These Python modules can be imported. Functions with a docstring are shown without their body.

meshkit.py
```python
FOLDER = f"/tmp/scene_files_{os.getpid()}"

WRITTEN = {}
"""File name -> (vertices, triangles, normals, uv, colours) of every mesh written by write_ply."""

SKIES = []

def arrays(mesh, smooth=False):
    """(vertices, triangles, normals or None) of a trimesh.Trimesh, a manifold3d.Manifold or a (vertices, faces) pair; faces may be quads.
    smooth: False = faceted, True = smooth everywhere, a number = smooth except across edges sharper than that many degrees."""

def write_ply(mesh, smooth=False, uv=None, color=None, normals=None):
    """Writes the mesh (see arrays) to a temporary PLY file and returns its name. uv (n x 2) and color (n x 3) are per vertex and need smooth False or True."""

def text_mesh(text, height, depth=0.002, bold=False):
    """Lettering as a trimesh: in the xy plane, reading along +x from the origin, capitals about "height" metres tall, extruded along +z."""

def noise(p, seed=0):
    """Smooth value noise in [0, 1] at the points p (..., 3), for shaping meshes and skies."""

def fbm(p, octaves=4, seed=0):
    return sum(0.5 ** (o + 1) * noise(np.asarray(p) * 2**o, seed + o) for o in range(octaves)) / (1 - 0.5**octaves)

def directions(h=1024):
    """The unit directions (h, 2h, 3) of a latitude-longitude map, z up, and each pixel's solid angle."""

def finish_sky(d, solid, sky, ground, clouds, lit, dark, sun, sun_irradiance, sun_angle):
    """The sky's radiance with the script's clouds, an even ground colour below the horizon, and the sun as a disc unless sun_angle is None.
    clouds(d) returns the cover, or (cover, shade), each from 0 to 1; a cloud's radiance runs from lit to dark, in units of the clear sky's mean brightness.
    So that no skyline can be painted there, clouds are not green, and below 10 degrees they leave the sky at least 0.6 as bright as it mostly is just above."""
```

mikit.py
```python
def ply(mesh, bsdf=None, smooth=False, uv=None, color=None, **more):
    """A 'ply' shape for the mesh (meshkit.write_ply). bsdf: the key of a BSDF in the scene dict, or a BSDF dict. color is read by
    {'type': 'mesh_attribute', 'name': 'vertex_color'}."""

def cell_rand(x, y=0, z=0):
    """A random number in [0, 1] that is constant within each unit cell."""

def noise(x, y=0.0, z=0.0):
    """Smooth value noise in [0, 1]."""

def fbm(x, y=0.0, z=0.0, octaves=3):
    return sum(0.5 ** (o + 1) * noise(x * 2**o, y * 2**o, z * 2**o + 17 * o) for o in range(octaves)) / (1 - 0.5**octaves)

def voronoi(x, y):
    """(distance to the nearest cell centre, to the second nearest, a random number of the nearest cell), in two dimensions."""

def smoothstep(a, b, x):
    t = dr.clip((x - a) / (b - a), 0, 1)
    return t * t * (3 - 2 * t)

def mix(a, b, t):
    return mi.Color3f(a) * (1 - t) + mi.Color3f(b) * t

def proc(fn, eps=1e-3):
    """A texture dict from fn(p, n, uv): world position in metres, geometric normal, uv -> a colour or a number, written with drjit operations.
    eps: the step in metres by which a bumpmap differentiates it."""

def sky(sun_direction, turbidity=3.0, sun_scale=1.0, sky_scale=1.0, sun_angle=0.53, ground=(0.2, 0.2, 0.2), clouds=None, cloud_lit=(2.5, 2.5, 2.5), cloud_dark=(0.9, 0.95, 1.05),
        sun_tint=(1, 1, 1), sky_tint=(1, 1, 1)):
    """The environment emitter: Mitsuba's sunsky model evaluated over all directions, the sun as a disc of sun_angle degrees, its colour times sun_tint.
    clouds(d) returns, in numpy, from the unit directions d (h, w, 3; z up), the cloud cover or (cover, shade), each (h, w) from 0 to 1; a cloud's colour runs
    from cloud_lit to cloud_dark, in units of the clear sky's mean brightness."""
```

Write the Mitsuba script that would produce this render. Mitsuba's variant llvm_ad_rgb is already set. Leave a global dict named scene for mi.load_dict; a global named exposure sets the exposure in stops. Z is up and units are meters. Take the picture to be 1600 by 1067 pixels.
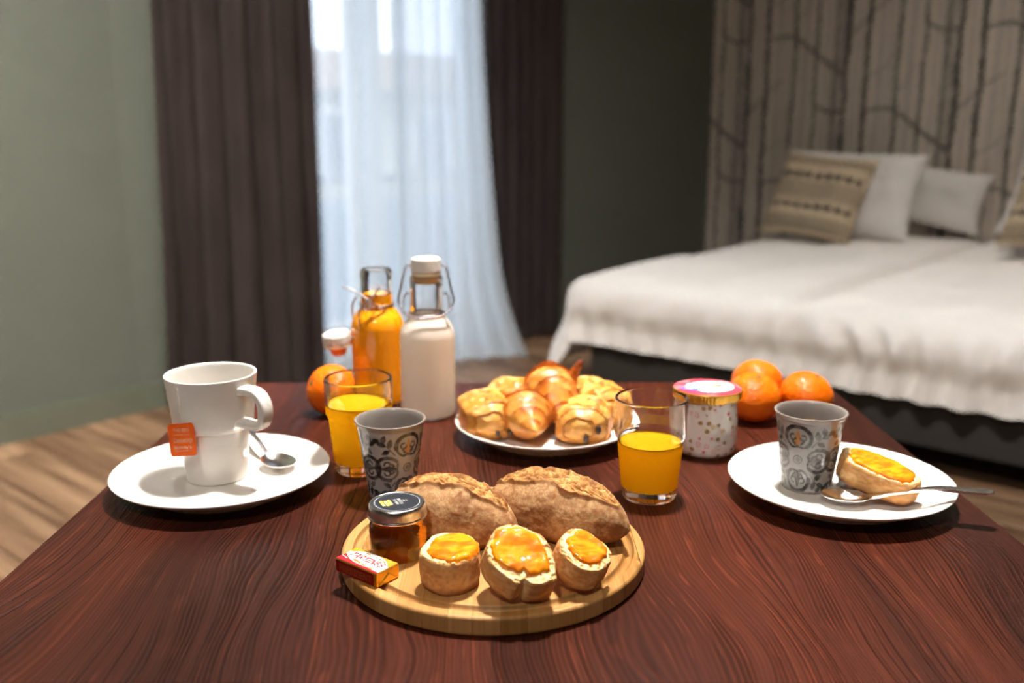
import math, random
import numpy as np, trimesh, shapely
import mitsuba as mi, drjit as dr
import mikit, meshkit
from mikit import proc, noise, fbm, smoothstep, cell_rand
from shapely.geometry import Polygon, Point, LineString, box as sbox
from shapely import affinity
from shapely.ops import unary_union

T4 = mi.ScalarTransform4f
RNG = np.random.default_rng(7)
PI = math.pi

# ------------------------------------------------------------------ camera, sky, lamps, exposure
EYE = np.array([0.0, 0.0, 0.96])
PITCH, YAW, FOC = math.radians(12.81), math.radians(0.25), 1480.0
LOOK = np.array([math.sin(YAW) * math.cos(PITCH), math.cos(YAW) * math.cos(PITCH), -math.sin(PITCH)])
exposure = 0.55
scene, labels = {}, {}
scene['camera'] = {'type': 'thinlens', 'fov': math.degrees(2 * math.atan(800 / FOC)), 'fov_axis': 'x',
                   'aperture_radius': 0.0038, 'focus_distance': 0.745, 'near_clip': 0.02, 'far_clip': 100.0,
                   'to_world': T4().look_at(origin=EYE.tolist(), target=(EYE + LOOK).tolist(), up=[0, 0, 1])}


def overcast(d):
    n = meshkit.fbm(d * 3.0, 3, seed=4)
    return np.clip(0.75 + 0.5 * n, 0, 1), 0.25 * n


scene['sky'] = mikit.sky((-0.3, 0.6, 0.7), turbidity=4.0, sun_scale=0.0, sky_scale=12.0, clouds=overcast,
                         cloud_lit=(1.70, 1.92, 2.25), cloud_dark=(1.0, 1.15, 1.4), ground=(0.3, 0.3, 0.3))
LAMP_MAIN = (690.0, 660.0, 615.0)   # the recessed lamp over the table
ADDED_WASH = (2500.0, 2370.0, 2200.0)   # added unseen wash light that brightens the left wall
ADDED_FILL = (150.0, 142.0, 131.0)  # added unseen fill light behind the viewer, lifts the fronts on the table
ADDED_BED_LIGHT = (270.0, 250.0, 222.0)    # added unseen light over the bed, brightens the papered wall

# ------------------------------------------------------------------ helpers
TH = 0.621                            # table height


def lin(*c):
    c = np.array(c, float) / 255.0
    return np.where(c <= 0.04045, c / 12.92, ((c + 0.055) / 1.055) ** 2.4)


def col3(c):
    return mi.Color3f(*[float(x) for x in c]) if isinstance(c, (tuple, list, np.ndarray)) else c


def mix(a, b, t):
    return col3(a) * (1 - t) + col3(b) * t


def rgb(c):
    return {'type': 'rgb', 'value': [float(x) for x in c]}


def pr(base, rough=0.5, spec=0.5, two=True, **kw):
    d = {'type': 'principled', 'base_color': base if isinstance(base, dict) else rgb(base),
         'roughness': rough, 'specular': spec, **kw}
    return {'type': 'twosided', 'bsdf': d} if two else d


def mat(key, d):
    scene[key] = d
    return key


VCOL = {'type': 'mesh_attribute', 'name': 'vertex_color'}


def bumped(b, tex, scale=1.0):
    return {'type': 'twosided', 'bsdf': {'type': 'bumpmap', 'arbitrary': tex, 'scale': scale, 'bsdf': b}}


USED = {}


def numbered(name):
    k = USED.get(name, -1) + 1
    USED[name] = k
    return name if k == 0 else f'{name}_{k:03d}'


def thing(name, label, cat, group=None):
    key = numbered(name)
    labels[key] = {'label': label, 'category': cat}
    if group:
        labels[key]['group'] = group
    return key


def part(parent, name, shape, label=None, kind=None):
    key = numbered(f'{parent}__{name}')
    scene[key] = shape
    if label or kind:
        labels[key] = {}
        if label:
            labels[key]['label'] = label
        if kind:
            labels[key]['kind'] = kind
    return key


def single(name, shape, label, cat, group=None):
    key = thing(name, label, cat, group)
    scene[key] = shape
    return key


def struct(name, shape, label):
    labels[name] = {'label': label, 'kind': 'structure'}
    if shape is not None:
        scene[name] = shape
    return name


def M(v, f):
    m = trimesh.Trimesh(np.asarray(v, float), np.asarray(f, int), process=False)
    return m


def outward(m):
    if m.volume < 0:
        m.invert()
    return m


def cat(*ms):
    return trimesh.util.concatenate(list(ms))


def mv(m, loc=(0, 0, 0), rz=0, rx=0, ry=0, s=None):
    m = m.copy()
    if s is not None:
        m.vertices *= s
    R = trimesh.transformations.euler_matrix(rx, ry, rz, 'sxyz')
    R[:3, 3] = loc
    m.apply_transform(R)
    return m


def fil(pts, rad, k=6):
    """Polyline with its inner corners rounded; rad one number or one per inner point."""
    pts = [np.array(p, float) for p in pts]
    if np.isscalar(rad):
        rad = [rad] * (len(pts) - 2)
    out = [pts[0]]
    for i in range(1, len(pts) - 1):
        a, p, b = pts[i - 1], pts[i], pts[i + 1]
        r = rad[i - 1]
        if r <= 0:
            out.append(p)
            continue
        la, lb = np.linalg.norm(a - p), np.linalg.norm(b - p)
        da, db = (a - p) / la, (b - p) / lb
        q0, q1 = p + da * min(r, la * .49), p + db * min(r, lb * .49)
        for t in np.linspace(0, 1, k):
            out.append((1 - t) ** 2 * q0 + 2 * t * (1 - t) * p + t * t * q1)
    out.append(pts[-1])
    return np.array(out)


def lathe(profile, n=96):
    prof = np.asarray(profile, float)
    ang = np.arange(n) * 2 * PI / n
    v, idx = [], []
    for r, z in prof:
        if r < 1e-7:
            idx.append([len(v)] * n)
            v.append([0, 0, z])
        else:
            idx.append(list(range(len(v), len(v) + n)))
            v += [[r * math.cos(a), r * math.sin(a), z] for a in ang]
    f = []
    for i in range(len(prof) - 1):
        A, B = idx[i], idx[i + 1]
        for j in range(n):
            k = (j + 1) % n
            if A[j] != A[k]:
                f.append([A[j], A[k], B[k]])
            if B[j] != B[k]:
                f.append([A[j], B[k], B[j]])
    return outward(M(v, f))


def grid(fn, nu, nv, wrap_u=False):
    """fn(U, V) -> (nu, nv, 3) points; U, V in [0, 1]."""
    U, V = np.meshgrid(np.linspace(0, 1, nu, endpoint=not wrap_u), np.linspace(0, 1, nv), indexing='ij')
    P = fn(U, V).reshape(-1, 3)
    i, j = np.meshgrid(np.arange(nu if wrap_u else nu - 1), np.arange(nv - 1), indexing='ij')
    i2 = (i + 1) % nu
    a, b, c, d = i * nv + j, i2 * nv + j, i2 * nv + j + 1, i * nv + j + 1
    f = np.vstack([np.stack([a, b, c], -1).reshape(-1, 3), np.stack([a, c, d], -1).reshape(-1, 3)])
    return M(P, f), U.ravel(), V.ravel()


def smooth_path(pts, n=60):
    from scipy.interpolate import splprep, splev
    pts = np.asarray(pts, float)
    tck, _ = splprep(pts.T, s=0, k=min(3, len(pts) - 1))
    return np.array(splev(np.linspace(0, 1, n), tck)).T


def tube(pts, r, sides=10, close=False):
    p = np.asarray(pts, float)
    n = len(p)
    r = np.broadcast_to(r, (n,))
    t = np.roll(p, -1, 0) - np.roll(p, 1, 0) if close else np.gradient(p, axis=0)
    t /= np.linalg.norm(t, axis=1, keepdims=True) + 1e-12
    a = np.cross(t[0], [0.31, 0.2, 0.93])
    a /= np.linalg.norm(a)
    v = []
    for i in range(n):
        a = a - t[i] * (a @ t[i])
        a /= np.linalg.norm(a)
        b = np.cross(t[i], a)
        for k in range(sides):
            q = 2 * PI * k / sides
            v.append(p[i] + r[i] * (math.cos(q) * a + math.sin(q) * b))
    f = []
    for i in range(n if close else n - 1):
        i2 = (i + 1) % n
        for k in range(sides):
            k2 = (k + 1) % sides
            f += [[i * sides + k, i * sides + k2, i2 * sides + k2], [i * sides + k, i2 * sides + k2, i2 * sides + k]]
    if not close:
        for i, s in ((0, -1), (n - 1, 1)):
            c = len(v)
            v.append(p[i])
            for k in range(sides):
                k2 = (k + 1) % sides
                q = [c, i * sides + k, i * sides + k2]
                f.append(q if s > 0 else q[::-1])
    return outward(M(v, f))


def rbox(sx, sy, sz, r=0.003, k=3):
    """Box with rounded edges, centred, standing on z = 0."""
    pts = []
    for t in np.linspace(0, PI / 2, k):
        pts.append((r * (1 - math.sin(t)), r * (1 - math.cos(t))))
    rings = []
    for ins, z in pts[::-1][::-1]:
        rings.append((ins, z))
    rings = sorted(rings, key=lambda q: q[1])
    rings = rings + [(i, sz - z) for i, z in rings[::-1]]
    v, f = [], []
    n = None
    for ins, z in rings:
        poly = []
        hx, hy, rr = sx / 2 - ins, sy / 2 - ins, max(r - ins, 1e-5)
        for cx, cy, a0 in ((1, 1, 0), (-1, 1, 1), (-1, -1, 2), (1, -1, 3)):
            for t in np.linspace(0, PI / 2, k):
                a = a0 * PI / 2 + t
                poly.append((cx * (hx - rr) + rr * math.cos(a), cy * (hy - rr) + rr * math.sin(a), z))
        n = len(poly)
        v += poly
    for i in range(len(rings) - 1):
        for j in range(n):
            j2 = (j + 1) % n
            f += [[i * n + j, i * n + j2, (i + 1) * n + j2], [i * n + j, (i + 1) * n + j2, (i + 1) * n + j]]
    for i, s in ((0, -1), (len(rings) - 1, 1)):
        c = len(v)
        v.append((0, 0, rings[i][1]))
        for j in range(n):
            q = [c, i * n + j, i * n + (j + 1) % n]
            f.append(q if s > 0 else q[::-1])
    return outward(M(v, f))


def extrude(poly, h):
    ms = [trimesh.creation.extrude_polygon(g, h, engine='earcut') for g in getattr(poly, 'geoms', [poly]) if g.area > 1e-12]
    return cat(*ms)


def arc_pts(cx, cy, r, a0, a1, n=24):
    t = np.radians(np.linspace(a0, a1, n))
    return np.stack([cx + r * np.cos(t), cy + r * np.sin(t)], 1)


def ring_of(cx, cy, r, w, a0=0, a1=360, taper=False):
    return LineString(arc_pts(cx, cy, r, a0, a1, 40)).buffer(w / 2)


def petal(x, y, ang, L, W):
    t = np.linspace(0, 1, 14)
    w = W / 2 * np.sin(PI * t ** 0.8)
    p = np.concatenate([np.stack([t * L, w], 1), np.stack([t[::-1] * L, -w[::-1]], 1)])
    return affinity.translate(affinity.rotate(Polygon(p).buffer(0), ang, origin=(0, 0)), x, y)


def star(x, y, r, r2, n=6, rot=0):
    a = np.arange(2 * n) * PI / n + rot
    rr = np.where(np.arange(2 * n) % 2 == 0, r, r2)
    return Polygon(np.stack([x + rr * np.cos(a), y + rr * np.sin(a)], 1))


def paint(x, y, col, layers):
    """col (n, 3) painted over by the (polygon, colour) layers at the flat coordinates x, y."""
    for poly, c in layers:
        x0, y0, x1, y1 = poly.bounds
        w = np.nonzero((x >= x0) & (x <= x1) & (y >= y0) & (y <= y1))[0]
        if len(w):
            shapely.prepare(poly)
            w = w[shapely.contains_xy(poly, x[w], y[w])]
            col[w] = c if not callable(c) else c(x[w], y[w], col[w])
    return col


def lerp(a, b, t):
    t = np.asarray(t)[..., None]
    return np.asarray(a) * (1 - t) + np.asarray(b) * t


def sst(a, b, x):
    t = np.clip((np.asarray(x) - a) / (b - a), 0, 1)
    return t * t * (3 - 2 * t)


# ------------------------------------------------------------------ room frame: a along the bed, b along the headboard wall
RA = math.radians(40.5)
U3, V3 = np.array([math.sin(RA), math.cos(RA), 0]), np.array([math.cos(RA), -math.sin(RA), 0])
CORNER = np.array([1.09, 5.22, 0.0])
ROT = np.eye(4)
ROT[:3, 0], ROT[:3, 1], ROT[:3, 3] = U3, -V3, CORNER     # local x = a, local y = -b (right-handed)


def room(m):
    """Mesh in (a, b, z) -> world."""
    m = m.copy()
    p = m.vertices
    m.vertices = CORNER + p[:, :1] * U3 + p[:, 1:2] * V3 + p[:, 2:] * np.array([0, 0, 1.0])
    m.invert()
    return m


def boxm(x0, x1, y0, y1, z0, z1):
    m = trimesh.creation.box((abs(x1 - x0), abs(y1 - y0), abs(z1 - z0)))
    m.apply_translation(((x0 + x1) / 2, (y0 + y1) / 2, (z0 + z1) / 2))
    return m


AMIN, BMAX, CEIL = -6.7, 4.9, 2.62
WB = np.array([-3.103, -0.444])       # where the window wall starts, (a, b)
WL = math.hypot(*WB)
WD = -WB / WL                         # along the window wall, towards the corner
WN = np.array([-WD[1], WD[0]])        # into the room
if WN[1] < 0:
    WN = -WN


def wwall(m):
    """Mesh in (s along the window wall, d into the room, z) -> world."""
    m = m.copy()
    p = m.vertices
    ab = WB + p[:, :1] * WD + p[:, 1:2] * WN
    m.vertices = np.column_stack([ab, p[:, 2]])
    return outward(room(m))


# ------------------------------------------------------------------ materials of the setting
def wall_tex(p, n, uv):
    k = fbm(p.x * 6, p.y * 6, p.z * 6)
    return mix(lin(92, 96, 86), lin(96, 100, 90), k)


mat('m_wall', bumped(pr(proc(wall_tex), 0.6, 0.3, two=False), proc(lambda p, n, uv: 0.0004 * noise(p.x * 160, p.y * 160, p.z * 160))))
mat('m_trim', pr(lin(95, 98, 84), 0.45))
mat('m_ceiling', pr((0.8, 0.79, 0.76), 0.8, 0.2))
mat('m_plain', pr(lin(128, 128, 118), 0.8, 0.2))


def floor_tex(p, n, uv):
    a = (p.x - CORNER[0]) * U3[0] + (p.y - CORNER[1]) * U3[1]
    b = (p.x - CORNER[0]) * V3[0] + (p.y - CORNER[1]) * V3[1]
    row = dr.floor(a / 0.185)
    off = cell_rand(row, 3) * 1.3
    r = cell_rand(row, dr.floor((b + off) / 1.3), 5)
    g = fbm(a * 46, b * 2.4, r * 40, 4)
    h = fbm(a * 9 + r * 9, b * 1.6, r * 20, 3)
    c = mix(lin(94, 67, 48), lin(152, 122, 95), smoothstep(0.3, 0.7, g * 0.55 + h * 0.45))
    return c * (0.72 + 0.5 * r)


mat('m_floor', pr(proc(floor_tex), 0.45, 0.35))
mat('m_joint', pr(lin(52, 40, 32), 0.8, 0.2))

# ------------------------------------------------------------------ floor, walls, ceiling
struct('floor', mikit.ply(room(boxm(AMIN, 0.3, -1.0, BMAX, -0.06, -0.004)), 'm_joint'), 'wood plank floor in worn grey-brown tones')
prot = ROT.copy()
plank = rbox(0.183, 1.298, 0.012, 0.0015, 2)
plank_ply = mikit.ply(plank, 'm_floor', smooth=40)


def crand(x, y=0, z=0):
    """cell_rand in numpy."""
    M32 = 0xFFFFFFFF
    x, y, z = (int(math.floor(v)) + 1000000 for v in (x, y, z))
    h = (x * 374761393 + y * 668265263 + z * 2147483647) & M32
    h = ((h ^ (h >> 13)) * 1274126177) & M32
    return ((h ^ (h >> 16)) & 0xFFFFFF) / 16777215.0


for row in range(int(AMIN / 0.185), 0):
    off = crand(row, 3) * 1.3
    a = (row + 0.5) * 0.185
    for k in range(-1, 5):
        b0 = k * 1.3 - off
        lo = WB[1] - .05 if a < WB[0] else WB[1] * a / WB[0] - .15      # no plank beyond the walls
        s0, s1 = max(b0, lo), min(b0 + 1.3, BMAX)
        if s1 - s0 < .05:
            continue
        c = CORNER + U3 * a + V3 * ((s0 + s1) / 2)
        m = ROT.copy()
        m[:3, 3] = c + np.array([0, 0, -0.012])
        m[:3, 1] *= (s1 - s0) / 1.3
        part('floor', 'plank', {**plank_ply, 'to_world': T4(m)})

struct('ceiling', mikit.ply(room(boxm(AMIN - .1, 0.3, -1.0, BMAX + .1, CEIL, CEIL + 0.1)), 'm_ceiling'), 'plain white ceiling')
struct('wall_left', mikit.ply(room(boxm(AMIN, WB[0], WB[1] - 0.2, WB[1], -0.05, CEIL)), 'm_wall', smooth=False), 'smooth grey-green painted wall at the left')
struct('baseboard_left', mikit.ply(room(cat(boxm(AMIN, WB[0] - 0.002, WB[1], WB[1] + 0.013, 0, 0.082), boxm(AMIN, WB[0] - 0.002, WB[1], WB[1] + 0.008, 0.082, 0.09))), 'm_trim'), 'low grey-green baseboard along the left wall')
struct('wall_front', mikit.ply(room(boxm(AMIN - 0.15, AMIN, -1.0, BMAX + .1, -0.05, CEIL)), 'm_plain'), 'pale wall behind the camera')
struct('wall_right', mikit.ply(room(boxm(AMIN, 0.2, BMAX, BMAX + 0.15, -0.05, CEIL)), 'm_plain'), 'pale wall at the far right')
OP0, OP1, OPH = 0.50, 1.66, 2.25
struct('wall_window', mikit.ply(wwall(cat(boxm(-0.03, OP0, -0.28, 0, -0.05, CEIL), boxm(OP1, WL + 0.25, -0.28, 0, -0.05, CEIL), boxm(OP0, OP1, -0.28, 0, OPH, CEIL))), 'm_wall'), 'dark green painted wall around the window')
struct('baseboard_window', mikit.ply(wwall(cat(boxm(0.0, OP0, 0, 0.013, 0, 0.09), boxm(OP1, WL, 0, 0.013, 0, 0.09))), 'm_trim'), 'low baseboard of the window wall')

# headboard wall with its printed tree paper -------------------------------------------------
WPW, WPH = 0.511, 0.71                  # roll width, vertical repeat


def wallpaper_mesh():
    b1, z0, z1 = 3.3, 0.0, CEIL
    nb, nz = 560, 440
    m, Uq, Vq = grid(lambda U, V: np.stack([np.zeros_like(U), U * b1, z0 + V * (z1 - z0)], -1), nb, nz)
    b, z = Uq * b1, z0 + Vq * (z1 - z0)
    paper, dark, midc, pale = lin(206, 196, 184), lin(64, 64, 62), lin(88, 88, 84), lin(150, 144, 138)
    col = np.tile(paper, (len(b), 1))
    shift = 0.207
    roll = np.floor((b - shift) / WPW)
    x = (b - shift) - roll * WPW
    zz = np.mod(z + roll * WPH / 2, WPH)

    def wob(k, amp=0.006):
        return amp * (2 * meshkit.noise(np.stack([zz * 5 / WPH, np.full_like(zz, k), zz * 0], -1), 3) - 1) * np.sin(PI * zz / WPH) ** 0.3

    rough = meshkit.fbm(np.stack([b * 160, z * 26, b * 0], -1), 3)
    knots = meshkit.fbm(np.stack([b * 60, z * 40, b * 0 + 3], -1), 2)

    def stripe(xc, w, c, strength=1.0, soft=0.004):
        d = np.abs(x - xc)
        for e in (-WPW, WPW):
            d = np.minimum(d, np.abs(x - xc + e))
        k = (1 - sst(w * 0.5 - soft, w * 0.5 + soft, d + 0.008 * (rough - 0.5))) * strength * np.clip(0.55 + 0.9 * (knots - 0.1), 0, 1)
        col[:] = lerp(col, c, k)

    for xc, w, c, s in ((0.47, 0.050, pale, .75), (0.05, 0.030, pale, .45), (0.165, 0.035, pale, .5), (0.205, 0.025, pale, .5), (0.305, 0.040, pale, .5), (0.415, 0.03, pale, .45)):
        stripe(xc + wob(xc * 40), w, c, s, 0.012)
    for xc, w, c, s in ((0.0, 0.030, dark, 1.0), (0.100, 0.027, dark, 1.0), (0.247, 0.023, midc, 1.0), (0.361, 0.021, midc, .95), (0.458, 0.024, midc, .7)):
        stripe(xc + wob(xc * 71 + 5), w, c, s)

    def branch(pts, w0, w1, c, s):
        P = smooth_path(pts, 40)
        W = np.linspace(w0, w1, 40)
        for dx in (-WPW, 0, WPW):
            for dz in (-WPH, 0, WPH):
                near = np.nonzero((x - dx > P[:, 0].min() - .02) & (x - dx < P[:, 0].max() + .02) & (zz - dz > P[:, 1].min() - .02) & (zz - dz < P[:, 1].max() + .02))[0]
                if len(near):
                    d = np.hypot(x[near, None] - dx - P[:, 0], zz[near, None] - dz - P[:, 1])
                    i = d.argmin(1)
                    k = (1 - sst(W[i] * .5 - .002, W[i] * .5 + .003, d[np.arange(len(near)), i])) * s * np.clip(.6 + knots[near], 0, 1)
                    col[near] = lerp(col[near], c, k)

    branch([(.10, .668), (.127, .678), (.246, .677), (.32, .625), (.392, .569), (.464, .519), (.512, .49)], 0.014, 0.022, midc, .95)
    branch([(.355, .375), (.38, .345), (.41, .329), (.49, .317), (.512, .322)], 0.012, 0.018, midc, .9)
    branch([(0, .31), (.037, .344), (.13, .432), (.19, .474)], 0.012, 0.007, midc, .8)
    branch([(.10, .10), (.14, .14), (.19, .17), (.215, .23)], 0.009, 0.004, midc, .6)
    branch([(.247, .05), (.29, .10), (.31, .18)], 0.008, 0.003, midc, .5)
    m.vertices[:, 0] -= 0.002
    return room(m), col


wm, wc = wallpaper_mesh()
struct('wall_back', mikit.ply(room(boxm(0.0, 0.2, -0.25, BMAX, -0.05, CEIL)), 'm_plain'), 'headboard wall papered with grey tree trunks')
mat('m_paper', pr(VCOL, 0.75, 0.2))
part('wall_back', 'wallpaper', mikit.ply(wm, 'm_paper', color=wc), 'pale wallpaper printed with grey birch trunks and branches')

# window ------------------------------------------------------------------------------------
mat('m_frame', pr(lin(225, 226, 224), 0.4))
mat('m_pane', {'type': 'thindielectric', 'int_ior': 1.5})
mat('m_rail', pr(lin(120, 124, 130), 0.5))
struct('window_1', None, 'white two-leaf French window behind the sheer curtain')
part('window_1', 'frame', mikit.ply(wwall(cat(boxm(OP0, OP0 + .05, -.2, -.12, 0, OPH), boxm(OP1 - .05, OP1, -.2, -.12, 0, OPH), boxm(OP0, OP1, -.2, -.12, OPH - .05, OPH), boxm(OP0, OP1, -.2, -.12, 0, .04))), 'm_frame'))
mid = 1.04
for s0, s1 in ((OP0 + .05, mid), (mid, OP1 - .05)):
    w = .075
    bars = [boxm(s0, s0 + w, -.185, -.135, .04, OPH - .05), boxm(s1 - w, s1, -.185, -.135, .04, OPH - .05), boxm(s0 + w, s1 - w, -.185, -.135, OPH - .13, OPH - .05), boxm(s0 + w, s1 - w, -.185, -.135, .04, .16)]
    lf = part('window_1', 'leaf', mikit.ply(wwall(cat(*bars)), 'm_frame'))
    g = M([[s0 + w - .003, -.16, .155], [s1 - w + .003, -.16, .155], [s1 - w + .003, -.16, OPH - .125], [s0 + w - .003, -.16, OPH - .125]], [[0, 1, 2], [0, 2, 3]])
    mm = g.copy()
    ab = WB + g.vertices[:, :1] * WD + g.vertices[:, 1:2] * WN
    mm.vertices = np.column_stack([ab, g.vertices[:, 2]])
    part(lf, 'pane', mikit.ply(room(mm), 'm_pane'))

# outside: balcony railing and the house across the street ---------------------------------------
rl = thing('balcony_railing', 'dark metal balcony railing outside the window', 'railing')
part(rl, 'handrail', mikit.ply(wwall(boxm(OP0 - .3, OP1 + .3, -.62, -.58, .70, .74)), 'm_rail'))
for k in range(16):
    s = OP0 - .25 + k * 0.11
    part(rl, 'baluster', mikit.ply(wwall(mv(trimesh.creation.cylinder(.008, .70, sections=8), (s, -.6, .35))), 'm_rail'))
part(rl, 'ledge', mikit.ply(wwall(boxm(OP0 - .4, OP1 + .4, -.75, -.28, -.12, -.01)), 'm_plain'))
mat('m_facade', pr(proc(lambda p, n, uv: mix(lin(176, 168, 150), lin(186, 178, 160), fbm(p.x * 2, p.y * 2, p.z * 2))), 0.9, 0.1))
mat('m_lower', pr(lin(118, 136, 150), 0.8, .1))
mat('m_roof', pr(proc(lambda p, n, uv: mix(lin(128, 104, 88), lin(142, 118, 100), noise(p.x * 9, p.y * 9, p.z * 3))), 0.9, 0.1))
mat('m_dark', pr(lin(80, 92, 104), 0.3))
hs = thing('house', 'cream house with a pale tiled roof across the street, seen through the sheer curtain', 'house')
part(hs, 'wall', mikit.ply(wwall(boxm(-1, 12.2, -10.5, -8.0, 0.0, 1.47)), 'm_facade'))
part(hs, 'lower_wall', mikit.ply(wwall(boxm(-1.1, 12.3, -10.5, -7.9, -4.0, 0.0)), 'm_lower'))
rf = np.array([[-1.4, -7.5, 1.42], [12.5, -7.5, 1.42], [12.5, -10.9, 1.42], [-1.4, -10.9, 1.42], [-.4, -9.2, 2.05], [11, -9.2, 2.05]])
part(hs, 'roof', mikit.ply(wwall(M(rf, [[0, 1, 5], [0, 5, 4], [1, 2, 5], [2, 3, 4], [2, 4, 5], [3, 0, 4], [0, 2, 1], [0, 3, 2]])), 'm_roof'))
for k in range(8):
    wn_ = part(hs, 'window', mikit.ply(wwall(boxm(-.6 + k * 1.5, 0.1 + k * 1.5, -8.06, -7.97, .25, 1.2)), 'm_frame'))
    part(wn_, 'pane', mikit.ply(wwall(boxm(-.52 + k * 1.5, 0.02 + k * 1.5, -7.975, -7.96, .33, 1.12)), 'm_dark'))
gr = boxm(-20, 22, -30, -.8, -4.2, -4.0)
single('street', mikit.ply(wwall(gr), 'm_plain'), 'pale grey street ground below the window', 'street')

# curtains ------------------------------------------------------------------------------------
def velvet(p, n, uv):
    k = fbm(p.x * 18, p.y * 18, p.z * 5)
    return mix(lin(42, 34, 33), lin(60, 50, 48), k)


mat('m_velvet', pr(proc(velvet), 0.75, 0.25, sheen=0.6, sheen_tint=0.5))


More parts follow.
